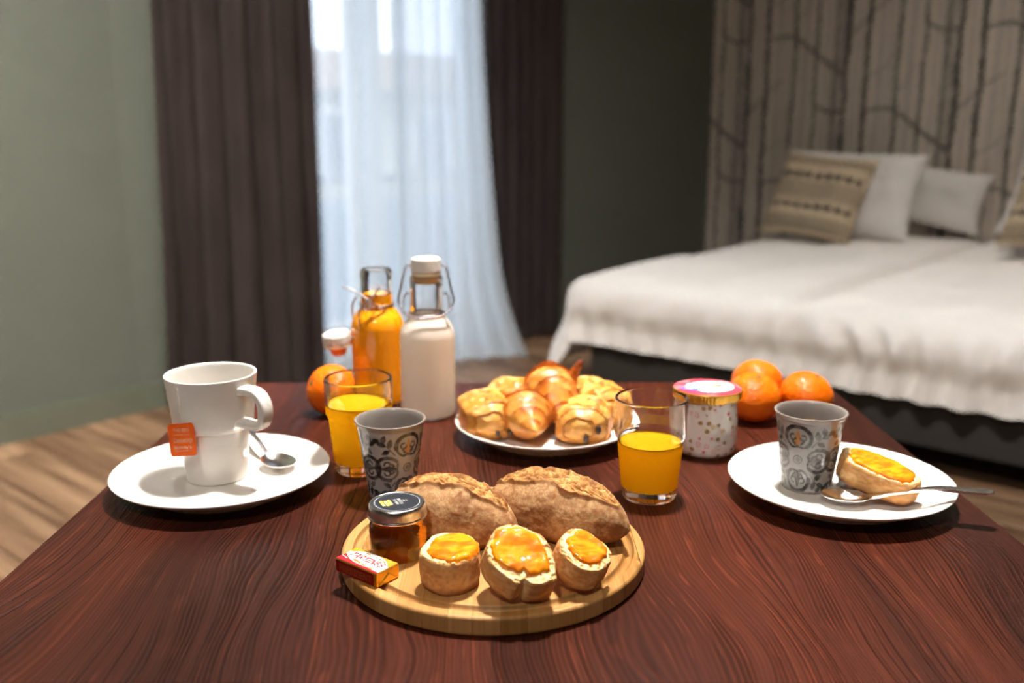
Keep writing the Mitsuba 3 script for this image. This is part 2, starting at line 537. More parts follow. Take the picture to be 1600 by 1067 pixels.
def curtain(s0, s1, folds, amp, off, seed, top=2.42, bot=0.012, spread=(0.0, 0.0), thick=0.006, nz=60, warp=0.25, offb=0.0):
    """Pleated cloth hanging along the window wall: a closed sheet with thickness."""
    nu = folds * 26
    r = np.random.default_rng(seed)
    ph = r.uniform(-1, 1, folds * 2 + 2)
    am = r.uniform(.55, 1.15, folds * 2 + 2)

    def surf(U, V, side):
        z = top + (bot - top) * V
        k = U * folds * 2
        i = np.clip(np.floor(k).astype(int), 0, folds * 2)
        fr = k - i
        fr = fr * fr * (3 - 2 * fr)
        A = am[i] * (1 - fr) + am[i + 1] * fr
        B = ph[i] * (1 - fr) + ph[i + 1] * fr
        phase = U * folds * 2 * PI + warp * B + 0.5 * V * B
        wave = np.sin(phase) + 0.25 * np.sin(2 * phase + 1.3 + 2 * V)
        grow = 0.75 + 0.35 * V
        s = s0 - spread[0] * V ** 2 + (s1 - s0 + (spread[0] + spread[1]) * V ** 2) * U + 0.35 * amp * np.cos(phase) * A
        d = off + offb * V ** 3 * U + amp * A * wave * grow + side * thick / 2
        d = d + 0.012 * (meshkit.fbm(np.stack([U * 9, V * 7, U * 0 + seed], -1), 2, seed) - .5) * (0.3 + V)
        return np.stack([s, np.maximum(d, 0.016), z], -1)

    m1, _, _ = grid(lambda U, V: surf(U, V, 1), nu, nz)
    m2, _, _ = grid(lambda U, V: surf(U, V, -1), nu, nz)
    n1 = len(m1.vertices)
    f = [m1.faces, m2.faces[:, ::-1] + n1]
    rim = np.concatenate([np.arange(nu) * nz, (nu - 1) * nz + np.arange(nz), np.arange(nu)[::-1] * nz + nz - 1, np.arange(nz)[::-1]])
    rim2 = np.roll(rim, -1)
    f += [np.stack([rim, rim + n1, rim2 + n1], 1), np.stack([rim, rim2 + n1, rim2], 1)]
    return wwall(M(np.vstack([m1.vertices, m2.vertices]), np.vstack(f)))


cl = thing('velvet_curtain', 'dark aubergine velvet curtain hanging at the left of the window', 'curtain')
part(cl, 'cloth', mikit.ply(curtain(0.09, 0.645, 6, 0.042, 0.120, 3, spread=(.05, .0)), 'm_velvet', smooth=True))
cr = thing('velvet_curtain', 'dark brown velvet curtain in shade at the right of the window, beside the green wall', 'curtain')
part(cr, 'cloth', mikit.ply(curtain(1.49, 1.95, 6, 0.026, 0.06, 8), 'm_velvet', smooth=True))
mat('m_sheer_cloth', {'type': 'principledthin', 'base_color': rgb((0.80, 0.87, 0.92)), 'roughness': 0.7, 'diff_trans': 1.1, 'spec_trans': 0.0, 'eta': 1.3})
mat('m_sheer', {'type': 'mask', 'opacity': 0.74, 'bsdf': {'type': 'ref', 'id': 'm_sheer_cloth'}})


def sheer(s0, s1, folds, amp, off, seed, top=2.42, lean=0.1, flare=0.0, kick=0.15):
    nu, nz = folds * 22, 70
    r = np.random.default_rng(seed)
    ph = np.cumsum(r.uniform(.4, 1.6, folds + 2))
    ph = (ph - ph[0]) / (ph[folds] - ph[0]) * folds

    def surf(U, V):
        z = top + (0.006 - top) * V
        k = np.interp(U * folds, np.arange(folds + 2), ph)
        phase = k * 2 * PI + 1.1 * V
        s = s0 + (s1 - s0) * U + lean * V * U ** 0.7 + flare * np.maximum(V - .82, 0) ** 2 / .0324 * U + amp * .5 * np.cos(phase)
        d = off + amp * np.sin(phase) * (.7 + .5 * V) + kick * V ** 2.5 * U ** 1.5 + flare * .8 * np.maximum(V - .8, 0) ** 2 / .04 * U
        return np.stack([s, np.maximum(d, 0.012), z], -1)

    m, _, _ = grid(surf, nu, nz)
    ab = WB + m.vertices[:, :1] * WD + m.vertices[:, 1:2] * WN
    m.vertices = np.column_stack([ab, m.vertices[:, 2]])
    return room(m)


mat('m_sheer_dense', {'type': 'mask', 'opacity': 0.90, 'bsdf': {'type': 'ref', 'id': 'm_sheer_cloth'}})
sc_ = thing('sheer_curtain', 'thin white sheer curtain beside the left velvet curtain, the sky showing through', 'curtain')
part(sc_, 'cloth', mikit.ply(sheer(0.645, 1.10, 5, 0.018, 0.040, 5, lean=0.01, flare=0.0, kick=0.0), 'm_sheer', smooth=True))
sc2 = thing('sheer_curtain', 'gathered bluish white sheer curtain flaring over the floor beside the right velvet curtain', 'curtain')
part(sc2, 'cloth', mikit.ply(sheer(0.985, 1.395, 5, 0.022, 0.108, 9, lean=0.05, flare=0.06), 'm_sheer_dense', smooth=True))
mat('m_brushed', {'type': 'roughconductor', 'material': 'Al', 'alpha': 0.25})
rod = thing('curtain_rod', 'metal curtain rod above the window', 'curtain rod')
part(rod, 'pole', mikit.ply(wwall(mv(trimesh.creation.cylinder(.012, 2.1, sections=20), (1.02, .09, 2.44), ry=PI / 2)), 'm_brushed', smooth=40))
for s in (0.0, 2.05):
    part(rod, 'bracket', mikit.ply(wwall(boxm(s - .01, s + .01, 0.0, .09, 2.425, 2.455)), 'm_brushed'))

# ceiling lamp over the table, and the added lights ---------------------------------------------------------------------------------
mat('m_lampwhite', pr((0.8, 0.8, 0.8), 0.4))


mat('m_lampblack', pr((0.03, 0.03, 0.03), 0.6, 0.2))


def ceiling_lamp(x, y, r, rad, label, can=0.05, aim=None):
    """A round lamp, its diffuser deep in a dark can; with aim the can hangs tilted from the ceiling."""
    t = thing('ceiling_lamp', label, 'ceiling lamp')
    R = r * 1.18
    z0 = CEIL - .02 - can
    X = np.eye(4)
    if aim is not None:
        z0 = CEIL - .10 - can
        d = np.array(aim) - [x, y, z0]
        X = trimesh.geometry.align_vectors([0, 0, -1], d / np.linalg.norm(d))
        part(t, 'stem', mikit.ply(mv(trimesh.creation.cylinder(.012, .09, sections=16), (x, y, CEIL - .045)), 'm_lampblack', smooth=40))

    def put(m):
        m = m.copy()
        m.apply_transform(X)
        m.apply_translation((x, y, z0))
        return m
    part(t, 'can', mikit.ply(put(lathe([(r, can + .01), (0, can + .01), (0, can + .018), (R + .006, can + .018), (R + .006, 0), (R, 0), (R, can + .01), (r, can + .01)], 64)), 'm_lampblack', smooth=30))
    d = M(*[np.asarray(q) for q in disc(r, 48)])
    d.vertices += [0, 0, can + .004]
    scene[f'{t}__diffuser'] = {**mikit.ply(put(d), 'm_lampwhite'), 'emitter': {'type': 'area', 'radiance': rgb(rad)}}


def disc(r, n):
    a = np.arange(n) * 2 * PI / n
    v = np.vstack([[0, 0, 0], np.stack([r * np.cos(a), r * np.sin(a), a * 0], 1)])
    f = [[0, (j + 1) % n + 1, j + 1] for j in range(n)]
    return v, f


ceiling_lamp(0.20, 1.12, 0.10, LAMP_MAIN, 'recessed ceiling lamp above the far end of the breakfast table', can=.09)
ceiling_lamp(-0.45, 1.10, 0.06, ADDED_WASH, 'unseen spotlight added on the ceiling to brighten the left wall', can=.07, aim=(-1.32, 2.00, 1.25))
ceiling_lamp(-0.35, -0.85, 0.10, ADDED_FILL, 'unseen fill spotlight added on the ceiling behind the viewer, aimed at the table', can=.10, aim=(0.05, 0.95, 0.62))
bl_ = CORNER - 1.05 * U3 + 1.75 * V3
ceiling_lamp(bl_[0], bl_[1], 0.06, ADDED_BED_LIGHT, 'small unseen ceiling lamp added above the bed to brighten the papered wall', can=.07)
# ------------------------------------------------------------------ the bed
BF, BH = -2.05, -0.03                 # foot and head, along a
BL, BM, BR = 0.62, 1.43, 2.24         # left edge, seam, right edge, along b
BTOP = 0.455
mat('m_bedbase', bumped(pr(lin(58, 55, 53), 0.85, 0.15, two=False), proc(lambda p, n, uv: 0.0006 * noise(p.x * 500, p.y * 500, p.z * 500))))
mat('m_blackleg', pr(lin(20, 19, 18), 0.5))
mat('m_sheet', pr(lin(232, 229, 226), 0.75, 0.2, sheen=0.3))
mat('m_pillow', pr(lin(230, 227, 225), 0.8, 0.2, sheen=0.3))
bed = thing('bed', 'large double bed with charcoal upholstered base and two mattresses in front of the papered wall', 'bed')
for b0, b1 in ((BL + .05, BM), (BM, BR)):
    part(bed, 'base', mikit.ply(room(mv(rbox(BH - BF - .04, b1 - b0 - .004, .135, .012), ((BH + BF) / 2 + .01, (b0 + b1) / 2, .085))), 'm_bedbase', smooth=40), 'charcoal upholstered base')
    part(bed, 'mattress', mikit.ply(room(mv(rbox(BH - BF - .06, b1 - b0 - .03, .205, .05, 5), ((BH + BF) / 2 + .02, (b0 + b1) / 2, .222))), 'm_sheet', smooth=40), 'white mattress')
for a in (BF + .12, BH - .12):
    for b in (BL + .1, BM - .1, BM + .1, BR - .1):
        part(bed, 'leg', mikit.ply(room(mv(trimesh.creation.cylinder(.025, .086, sections=20), (a, b, .043))), 'm_blackleg', smooth=40))


def bedspread():
    W, L = BR - BL, BH - BF
    dn_l, dn_f = 0.33, 0.232
    nb, na = 300, 260

    def f(U, V):
        p = -dn_l + U * (W + dn_l + 0.22)
        q = -dn_f + V * (L + dn_f)
        r = 0.075
        pl, ql, pr_ = np.minimum(p - r * 0.6, 0), np.minimum(q - r * 0.6, 0), np.maximum(p - (W - r * .6), 0)
        ex = np.where(pl < 0, pl, pr_)
        d = np.hypot(ex, ql)
        ux, uq = ex / np.maximum(d, 1e-6), ql / np.maximum(d, 1e-6)
        lim = r * PI / 2
        t = np.clip(d / r, 0, PI / 2)
        out = r * np.sin(t)
        down = r * (1 - np.cos(t)) + np.maximum(d - lim, 0)
        out = out + np.maximum(d - lim, 0) * np.where(ex < 0, .04 + .30 * np.abs(ux) ** 1.0, .04)
        x0 = np.clip(p, r * .6, W - r * .6)
        y0 = np.maximum(q, r * .6)
        x, y = x0 + ux * out, y0 + uq * out
        z = BTOP - down
        # soft relief: dents, the seam between the mattresses, folds down the foot end
        n1 = meshkit.fbm(np.stack([x * 2.1, y * 2.3, x * 0], -1), 3, 11) - .5
        n2 = meshkit.fbm(np.stack([x * 9, y * 3.0, x * 0], -1), 3, 17) - .5
        top = 1 - sst(0, .05, d)
        seam = np.exp(-((x - (BM - BL)) / .035) ** 2)
        z = z + top * (0.052 * n1 + 0.022 * n2 - 0.030 * seam + 0.012 * np.exp(-((y - .35) / .3) ** 2))
        face = sst(.03, .14, d)
        k = np.sin(x * 62 + 5 * meshkit.noise(np.stack([x * 4, d * 6, x * 0], -1), 3)) * (0.35 + sst(.55, 1.0, x))
        k = k + 2.2 * (meshkit.fbm(np.stack([x * 16 + d * 8, d * 5, x * 0 + 4], -1), 2, 5) - .5)
        push = face * (0.0095 * k + 0.016 * seam * -1 + .008 * (1 - np.exp(-((x - .4) / .5) ** 2)))
        y = y + np.where(ql < 0, -1, 0) * push * np.abs(uq)
        x = x + np.where(ex < 0, -1, np.where(ex > 0, 1, 0)) * push * np.abs(ux) * 1.6
        tuck = sst(dn_f - .10, dn_f - .01, d) * np.abs(uq) ** 2
        y = y + tuck * 0.03 * (ql < 0)
        # the loose corner and left side hang lower, the foot end is tucked in at mattress height
        zmin = np.where((ql < 0) & (np.abs(uq) > .93), 0.224, 0.115)
        z = np.maximum(z, zmin)
        return np.stack([BF + y, BL + x, z], -1)

    m1, _, _ = grid(f, nb, na)
    return room(m1)


sp = bedspread()
single('bed_sheet', mikit.ply(sp, 'm_sheet', smooth=True), 'white bed sheet spread over both mattresses, wrinkled, loose at its left corner', 'bed sheet')


def pillow_mesh(w, h, t, n=70, pinch=0.08, seed=0):
    """Lies in the xz plane: width along x, height along z from 0, thickness along y."""
    def f(side):
        def g(U, V):
            x, z = 2 * U - 1, 2 * V - 1
            bulge = (np.clip(1 - x ** 4, 0, 1) * np.clip(1 - z ** 4, 0, 1)) ** 0.55
            X = w / 2 * x * (1 - pinch * (1 - z ** 2) * 0 - pinch * (1 - np.abs(x)) * 0 - pinch * (1 - z ** 2) * np.abs(x) ** 3)
            Z = h / 2 * z * (1 - pinch * (1 - x ** 2) * np.abs(z) ** 3)
            nz = meshkit.fbm(np.stack([x * 2.2, z * 2.2, x * 0 + side], -1), 3, seed) - .5
            return np.stack([X, side * (t / 2 * bulge * (1 + .5 * nz) + .0015), Z + h / 2], -1)
        return g
    m1, Uq, Vq = grid(f(-1), n, n)
    m2, _, _ = grid(f(1), n, n)
    n1 = len(m1.vertices)
    ff = [m1.faces, m2.faces[:, ::-1] + n1]
    rim = np.concatenate([np.arange(n) * n, (n - 1) * n + np.arange(1, n), np.arange(n - 1)[::-1] * n + n - 1, np.arange(1, n - 1)[::-1]])
    r2 = np.roll(rim, -1)
    ff += [np.stack([rim, rim + n1, r2 + n1], 1), np.stack([rim, r2 + n1, r2], 1)]
    return outward(M(np.vstack([m1.vertices, m2.vertices]), np.vstack(ff))), np.tile(Uq, 2), np.tile(Vq, 2)


def put_pillow(m, a, b, z, lean, turn=0.0, roll=0.0):
    """lean: backwards from upright (radians); the pillow's front looks to the foot of the bed."""
    m = mv(m, (0, 0, 0), ry=-roll)
    m.vertices[:, 2] -= m.bounds[0, 2]
    p = m.vertices.copy()
    # local x -> b, local y (thickness, front = -y) -> a, z up
    y, zz = p[:, 1] * math.cos(lean) + p[:, 2] * math.sin(lean), p[:, 2] * math.cos(lean) - p[:, 1] * math.sin(lean)
    x, y = p[:, 0] * math.cos(turn) - y * math.sin(turn), p[:, 0] * math.sin(turn) + y * math.cos(turn)
    m.vertices = np.column_stack([a + y, b + x, z + zz])
    return outward(room(m))


pm, pu, pv = pillow_mesh(0.64, 0.40, 0.15, seed=2)
single('pillow', mikit.ply(put_pillow(pm, -0.49, .915, BTOP + .02, .44, .0, -.02), 'm_pillow', smooth=True), 'white pillow leaning on the papered wall behind the striped cushion', 'pillow')
pm2, _, _ = pillow_mesh(0.52, 0.27, 0.11, seed=5)
single('pillow', mikit.ply(put_pillow(pm2, -0.115, 1.16, BTOP + .025, .12, .0, -.14), 'm_pillow', smooth=True), 'white pillow lying low behind the others at the middle of the bed', 'pillow')
pm3, _, _ = pillow_mesh(0.60, 0.42, 0.15, seed=7)
single('pillow', mikit.ply(put_pillow(pm3, -0.42, 1.85, BTOP + .02, .42, .0, -.10), 'm_pillow', smooth=True), 'white pillow at the right edge of the photo, leaning on the papered wall', 'pillow')


def cushion(u, v):
    base, black, cream = lin(198, 180, 154), lin(44, 40, 38), lin(196, 178, 148)
    col = np.tile(base, (len(u), 1))
    n = meshkit.noise(np.stack([u * 160, v * 160, u * 0], -1), 3)
    for c, w in ((.90, .012), (.865, .010), (.83, .012), (.57, .012), (.525, .009), (.485, .012), (.445, .009), (.405, .012), (.16, .012), (.12, .01), (.08, .012), (.045, .01)):
        col = lerp(col, black, (1 - sst(w, w + .006, np.abs(v - c))) * .55)
    for c in (.665, .30):
        k = np.mod(u * 9, 1)
        z = np.abs(v - c)
        k2 = ((np.abs(k - .5) < .27) & (z < .035) | (np.abs(k - .5) < .42) & (z < .014)) & (u > .04) & (u < .96)
        col[k2] = black
    return col * (0.88 + .24 * n[:, None])


mat('m_cushion', pr(VCOL, 0.9, 0.1))
cm, cu, cv = pillow_mesh(0.42, 0.40, 0.13, n=150, seed=9)
single('cushion', mikit.ply(put_pillow(cm, -0.71, .855, BTOP + .015, .52, .02, -.09), 'm_cushion', smooth=True, color=cushion(cu, cv)), 'beige cushion with black woven stripes leaning on the white pillow', 'cushion')
single('cushion', mikit.ply(put_pillow(cm, -0.64, 1.82, BTOP + .02, .50, .0, -.09), 'm_cushion', smooth=True, color=cushion(cu, cv)), 'beige striped cushion cut off by the right edge of the photo', 'cushion')

# ------------------------------------------------------------------ the table
TX0, TX1, TY0, TY1 = -0.389, 0.4295, 0.36, 1.242


def wood_w(p):
    return p.x + 0.085 * noise(p.x * 5.5, p.y * 2.6, 3.0) + 0.022 * noise(p.x * 17, p.y * 7, 1.0)


def grain(p):
    """Fine lines that run along the board and bend around knots: 0 in a groove, 1 on the ground."""
    w = wood_w(p) * 290 + 1.4 * noise(p.x * 60, p.y * 18, 4.0)
    t = w - dr.floor(w)
    k = cell_rand(dr.floor(w), 2)
    fade = 0.45 + 0.55 * smoothstep(0.3, 0.6, noise(p.x * 40, p.y * 9, 6.0 + k))
    return 1 - fade * (0.35 + 0.65 * k) * (1 - smoothstep(0.10, 0.42, dr.abs(t - 0.5)))


def wood_tex(p, n, uv):
    band = fbm(wood_w(p) * 16, p.y * 0.9, 2.0, 3)
    fine = noise(wood_w(p) * 520, p.y * 12.0, 5.0)
    c = mix(lin(50, 20, 11), lin(80, 34, 19), smoothstep(0.2, 0.8, band))
    c = c * (0.80 + 0.32 * fine)
    return mix(c * 0.40, c, grain(p)) * (1 + 0.5 * smoothstep(.72, .95, noise(wood_w(p) * 520, p.y * 30, 8.0)))


def wood_bump(p, n, uv):
    return 0.00055 * grain(p) + 0.0002 * noise(wood_w(p) * 520, p.y * 12.0, 5.0)


mat('m_table', bumped(pr(proc(wood_tex), 0.36, 0.3, two=False), proc(wood_bump, 2e-4)))
mat('m_tableleg', pr(lin(52, 24, 18), 0.4))
tb = thing('table', 'dark mahogany wood table carrying the breakfast, grain running towards the viewer', 'table')
part(tb, 'tabletop', mikit.ply(mv(rbox(TX1 - TX0, TY1 - TY0, .04, .0025), ((TX0 + TX1) / 2, (TY0 + TY1) / 2, TH - .04)), 'm_table', smooth=30))
part(tb, 'apron', mikit.ply(cat(boxm(TX0 + .07, TX1 - .07, TY0 + .05, TY0 + .07, TH - .12, TH - .0395), boxm(TX0 + .07, TX1 - .07, TY1 - .07, TY1 - .05, TH - .12, TH - .0395),
                                boxm(TX0 + .05, TX0 + .07, TY0 + .07, TY1 - .07, TH - .12, TH - .0395), boxm(TX1 - .07, TX1 - .05, TY0 + .07, TY1 - .07, TH - .12, TH - .0395)), 'm_tableleg'))
for x in (TX0 + .06, TX1 - .06):
    for y in (TY0 + .06, TY1 - .06):
        part(tb, 'leg', mikit.ply(mv(rbox(.055, .055, TH - .0395, .003), (x, y, 0)), 'm_tableleg', smooth=30))

# ------------------------------------------------------------------ plates
mat('m_white', pr(lin(228, 223, 216), 0.12, 0.5))
PLATE = fil([(0, .0035), (.062, .0035), (.0635, 0), (.0675, 0), (.069, .004), (.094, .0145), (.1012, .0185), (.1018, .0200), (.1005, .0208), (.088, .0150), (.072, .0090), (.060, .0072), (0, .0068)],
            [0, .001, .001, .003, .01, .002, .0006, .0006, .008, .008, .01])
plate_ply = mikit.ply(lathe(PLATE, 160), 'm_white', smooth=40)


def at(x, y, z=TH, rz=0.0, s=1.0):
    return T4().translate([x, y, z]).rotate([0, 0, 1], math.degrees(rz)).scale(s)


PG = 'white round plates on the table'
PL, PR_, PP = (-.2746, .8619), (.3097, .8352), (.0427, 1.0124)
single('plate', {**plate_ply, 'to_world': at(*PL)}, 'white round plate under the white mug at the left', 'plate', PG)
single('plate', {**plate_ply, 'to_world': at(*PR_)}, 'white round plate under the coffee cup and the jam toast at the right', 'plate', PG)
single('plate', {**plate_ply, 'to_world': at(*PP)}, 'white round plate holding the pastries at the back', 'plate', PG)

# ------------------------------------------------------------------ mug, tea tag, spoon
MUG = (-.2825, .8715, TH + .0075)
mug = thing('mug', 'tall white tapered mug with a square handle standing on the left plate', 'mug')
MP = fil([(0, .002), (.0265, .002), (.027, 0), (.0285, 0), (.0330, .051), (.0362, .0525), (.0372, .056), (.0424, .1015), (.0427, .1035), (.0405, .1035), (.0395, .101), (.0345, .056), (.031, .050), (.0262, .006), (0, .006)],
         [0, .0005, .001, .001, .0015, .002, .004, .0012, .0012, .002, .01, .006, .004])
part(mug, 'body', mikit.ply(mv(lathe(MP, 128), MUG), 'm_white', smooth=40))
hp_ = smooth_path([(.0385, .0915), (.050, .0925), (.0612, .0900), (.0670, .0820), (.0675, .0700), (.0640, .0625), (.054, .0595), (.0345, .0590)], 48)


def strap(path, w, t, loc, ang):
    """A rounded strap along the (r, z) path, turned to the angle."""
    p = np.asarray(path)
    tan = np.gradient(p, axis=0)
    tan /= np.linalg.norm(tan, axis=1, keepdims=True)
    nor = np.stack([-tan[:, 1], tan[:, 0]], 1)
    k = 20
    q = np.arange(k) * 2 * PI / k
    cx, cy = np.sign(np.cos(q)) * np.abs(np.cos(q)) ** .6 * w / 2, np.sign(np.sin(q)) * np.abs(np.sin(q)) ** .6 * t / 2
    v = np.concatenate([np.column_stack([p[i, 0] + nor[i, 0] * cy, cx, p[i, 1] + nor[i, 1] * cy]) for i in range(len(p))])
    f = []
    for i in range(len(p) - 1):
        for j in range(k):
            j2 = (j + 1) % k
            f += [[i * k + j, i * k + j2, (i + 1) * k + j2], [i * k + j, (i + 1) * k + j2, (i + 1) * k + j]]
    n0 = len(v)
    v = np.vstack([v, [[p[0, 0], 0, p[0, 1]], [p[-1, 0], 0, p[-1, 1]]]])
    for j in range(k):
        j2 = (j + 1) % k
        f += [[n0, j2, j], [n0 + 1, (len(p) - 1) * k + j, (len(p) - 1) * k + j2]]
    return mv(outward(M(v, f)), loc, rz=ang)


part(mug, 'handle', mikit.ply(strap(hp_, .0150, .0085, MUG, math.radians(-30)), 'm_white', smooth=40))

mat('m_tag', pr(lin(232, 96, 20), 0.45))
mat('m_tagprint', pr(lin(250, 216, 186), 0.6))
mat('m_string', pr(lin(236, 228, 214), 0.8))
tag = thing('tea_bag_tag', 'orange paper tea bag tag with rounded corners hanging by its string from the white mug', 'tea tag')
TW, THh = .0278, .0305
tp = sbox(-TW / 2, -THh, TW / 2, 0).buffer(-.0032).buffer(.0032)


def tag_m(m):
    """flat xy mesh -> hanging in front of the mug, facing the viewer."""
    m = mv(m, (0, 0, 0), rz=math.radians(8))           # a slight tilt
    m = mv(m, (0, 0, 0), rx=math.radians(90 - 7))
    m = mv(m, (0, 0, 0), rz=math.radians(-16))
    return mv(m, (MUG[0] - .0200, MUG[1] - .0345, MUG[2] + .0640))


part(tag, 'paper', mikit.ply(tag_m(mv(extrude(tp, .0006), (0, 0, 0))), 'm_tag'))


def text_at(t, h, cx, y, shear=0.0, thick=.0001, bold=False, fit=None):
    m = meshkit.text_mesh(t, h, thick, bold)
    w = m.bounds[1, 0] - m.bounds[0, 0]
    if fit:
        m.vertices[:, 0] *= fit / w
        w = fit
    m.vertices[:, 0] += shear * m.vertices[:, 1] + cx - w / 2 - m.bounds[0, 0] * 0
    m.vertices[:, 1] += y
    return m


tz = .00062
fl = cat(*[mv(extrude(LineString(np.stack([s * np.linspace(.0012, .0085, 16), .0005 * np.sin(np.linspace(0, PI, 16))], 1)).buffer(.00018), .0001), (0, -.0108, 0)) for s in (-1, 1)],
         mv(extrude(ring_of(0, 0, .0008, .0003), .0001), (0, -.0107, 0)))
for nm, m in (('lettering', text_at('THÉ BIO', .0030, 0, -.0078, fit=.0165)), ('flourish', fl), ('lettering', text_at('Darjeeling', .0040, 0, -.0178, .35, fit=.0195)), ('lettering', text_at("Bonney's", .0028, 0, -.0236, fit=.0185, bold=True)),
              ('rule', extrude(sbox(-.0085, -.0258, .0085, -.0254), .0001))):
    part(tag, nm, mikit.ply(tag_m(mv(m, (0, 0, tz))), 'm_tagprint'), 'pale lettering' if nm == 'lettering' else None)
# the string runs over the rim and down the outside of the mug
sa = math.radians(242)
sx, sy = math.cos(sa), math.sin(sa)
spts = [(MUG[0] + r * sx, MUG[1] + r * sy, MUG[2] + z) for r, z in ((.0350, .075), (.0380, .0950), (.0397, .1030), (.0415, .1043), (.0431, .1028), (.0424, .098), (.0410, .086), (.0394, .072), (.0384, .0625))]
part(tag, 'string', mikit.ply(tube(smooth_path(spts, 60), .0004, 6), 'm_string', smooth=True), 'white cotton string')

mat('m_steel', {'type': 'roughconductor', 'material': 'Al', 'alpha': 0.12})


def spoon(L, bl, bw, depth, rise, hw, name, label, loc, rz, tip=0.0):
    """Bowl centre at the origin, bowl and handle along +x (the handle's end at +x)."""
    nx, ny = 90, 25

    def surf(side):
        def f(U, V):
            s = U * L - bl / 2
            # half width along the spoon
            inb = np.clip(s / (bl / 2), -1, 1)
            wb = bw / 2 * np.sqrt(np.clip(1 - inb ** 2, 0, 1)) * (1 - .12 * inb)
            k = sst(bl * .30, bl * .62, s)
            h = hw / 2 * (0.36 + .64 * sst(bl * .7, L - bl / 2, s)) * np.sqrt(np.clip((L - bl / 2 - s) / .006, 0, 1))
            w = np.maximum(wb * (1 - k), 0) + h * k
            y = (2 * V - 1) * w
            rr = np.clip(1 - inb ** 2 - .9 * (2 * V - 1) ** 2 * 1.0, 0, 1)
            z = -depth * (np.clip(1 - inb ** 2, 0, 1)) * (1 - (2 * V - 1) ** 2) * (1 - k)
            neck = sst(bl * .35, bl * .9, s)
            z = z + rise * sst(bl * .4, L * .6, s) * .65 + rise * .35 * np.clip((s - bl / 2) / (L - bl), 0, 1) + .003 * neck * (1 - sst(bl * .9, L * .8, s)) + tip * np.clip(-s / (bl / 2), 0, 1) ** 2
            z = z - .0006 * k * (2 * V - 1) ** 2
            return np.stack([s, y, z + side * (.0005 + .0005 * k)], -1)
        return f

    m1, _, _ = grid(surf(1), nx, ny)
    m2, _, _ = grid(surf(-1), nx, ny)
    n1 = len(m1.vertices)
    rim = np.concatenate([np.arange(nx) * ny, (nx - 1) * ny + np.arange(1, ny), np.arange(nx - 1)[::-1] * ny + ny - 1, np.arange(1, ny - 1)[::-1]])
    r2 = np.roll(rim, -1)
    m = M(np.vstack([m1.vertices, m2.vertices]), np.vstack([m1.faces, m2.faces[:, ::-1] + n1, np.stack([rim, rim + n1, r2 + n1], 1), np.stack([rim, r2 + n1, r2], 1)]))
    return single(name, mikit.ply(mv(outward(m), loc, rz=rz), 'm_steel', smooth=50), label, 'spoon')


spoon(.135, .048, .031, .0065, .016, .011, 'teaspoon', 'steel teaspoon lying on the left plate, its handle behind the mug', (-.2290, .8920, TH + .0160), math.radians(128))
spoon(.142, .044, .029, .0065, .016, .0125, 'teaspoon', 'steel teaspoon lying across the right plate, its handle sticking out past the rim', (.3030, .7960, TH + .0165), math.radians(-15.5))

# ------------------------------------------------------------------ oranges
def peel(p, n, uv):
    return mix(lin(228, 88, 4), lin(246, 128, 14), fbm(p.x * 60, p.y * 60, p.z * 60))


def peel_bump(p, n, uv):
    return 0.0007 * noise(p.x * 620, p.y * 620, p.z * 620) + 0.0004 * noise(p.x * 330, p.y * 330, p.z * 330)


mat('m_peel', bumped(pr(proc(peel), 0.26, 0.5, two=False), proc(peel_bump, 2e-4)))
mat('m_stem', pr(lin(92, 84, 40), 0.8))
om = trimesh.creation.icosphere(5)
ov = om.vertices.copy()
rr_ = 1 + .02 * (meshkit.fbm(ov * 2.2, 2, 3) - .5)
pole = np.exp(-((1 - np.abs(ov[:, 2])) / .015))
om.vertices = ov * rr_[:, None] * [1, 1, .90]
om.vertices[:, 2] -= np.sign(ov[:, 2]) * pole * .05
st = cat(lathe(fil([(0, .86), (.10, .86), (.11, .885), (.05, .90), (0, .90)], .01, 3), 10))
OG = 'oranges at the back right of the table'
for x, y, r, rx, ry, lab, g in ((-.2135, 1.100, .0305, .5, -1.05, 'orange with a green stem end behind the left juice glass', None),
                                (.2885, 1.069, .0317, .25, .1, 'front orange of the three at the back right, beside the jar with stars', OG),
                                (.3085, 1.1305, .0317, -.3, .2, 'back orange of the three at the back right', OG),
                                (.3525, 1.075, .0312, .2, .35, 'right orange of the three at the back right, near the table edge', OG)):
    t = thing('orange', lab, 'orange', g)
    mm = mv(om, (0, 0, 0), rx=rx, ry=ry, s=r)
    zb = -mm.bounds[0, 2]
    part(t, 'fruit', mikit.ply(mv(mm, (x, y, TH + zb)), 'm_peel', smooth=True))
    part(t, 'stem', mikit.ply(mv(mv(st, (0, 0, 0), rx=rx, ry=ry, s=r), (x, y, TH + zb)), 'm_stem'), 'small green-brown stem end')

# ------------------------------------------------------------------ juice glasses
mat('m_glass', {'type': 'dielectric', 'int_ior': 1.5})
mat('m_juice', {'type': 'principledthin', 'base_color': rgb((.99, .60, .015)), 'roughness': 0.15, 'diff_trans': 1.0, 'spec_trans': 0.0, 'eta': 1.4})
mat('m_juicetop', pr((.98, .52, .015), 0.3, 0.4))


def gl_r(z):
    return np.interp(z, [0, .004, .0560, .0572, .0596, .0610, .0963], [.0253, .0259, .0307, .0310, .0328, .0331, .0338])


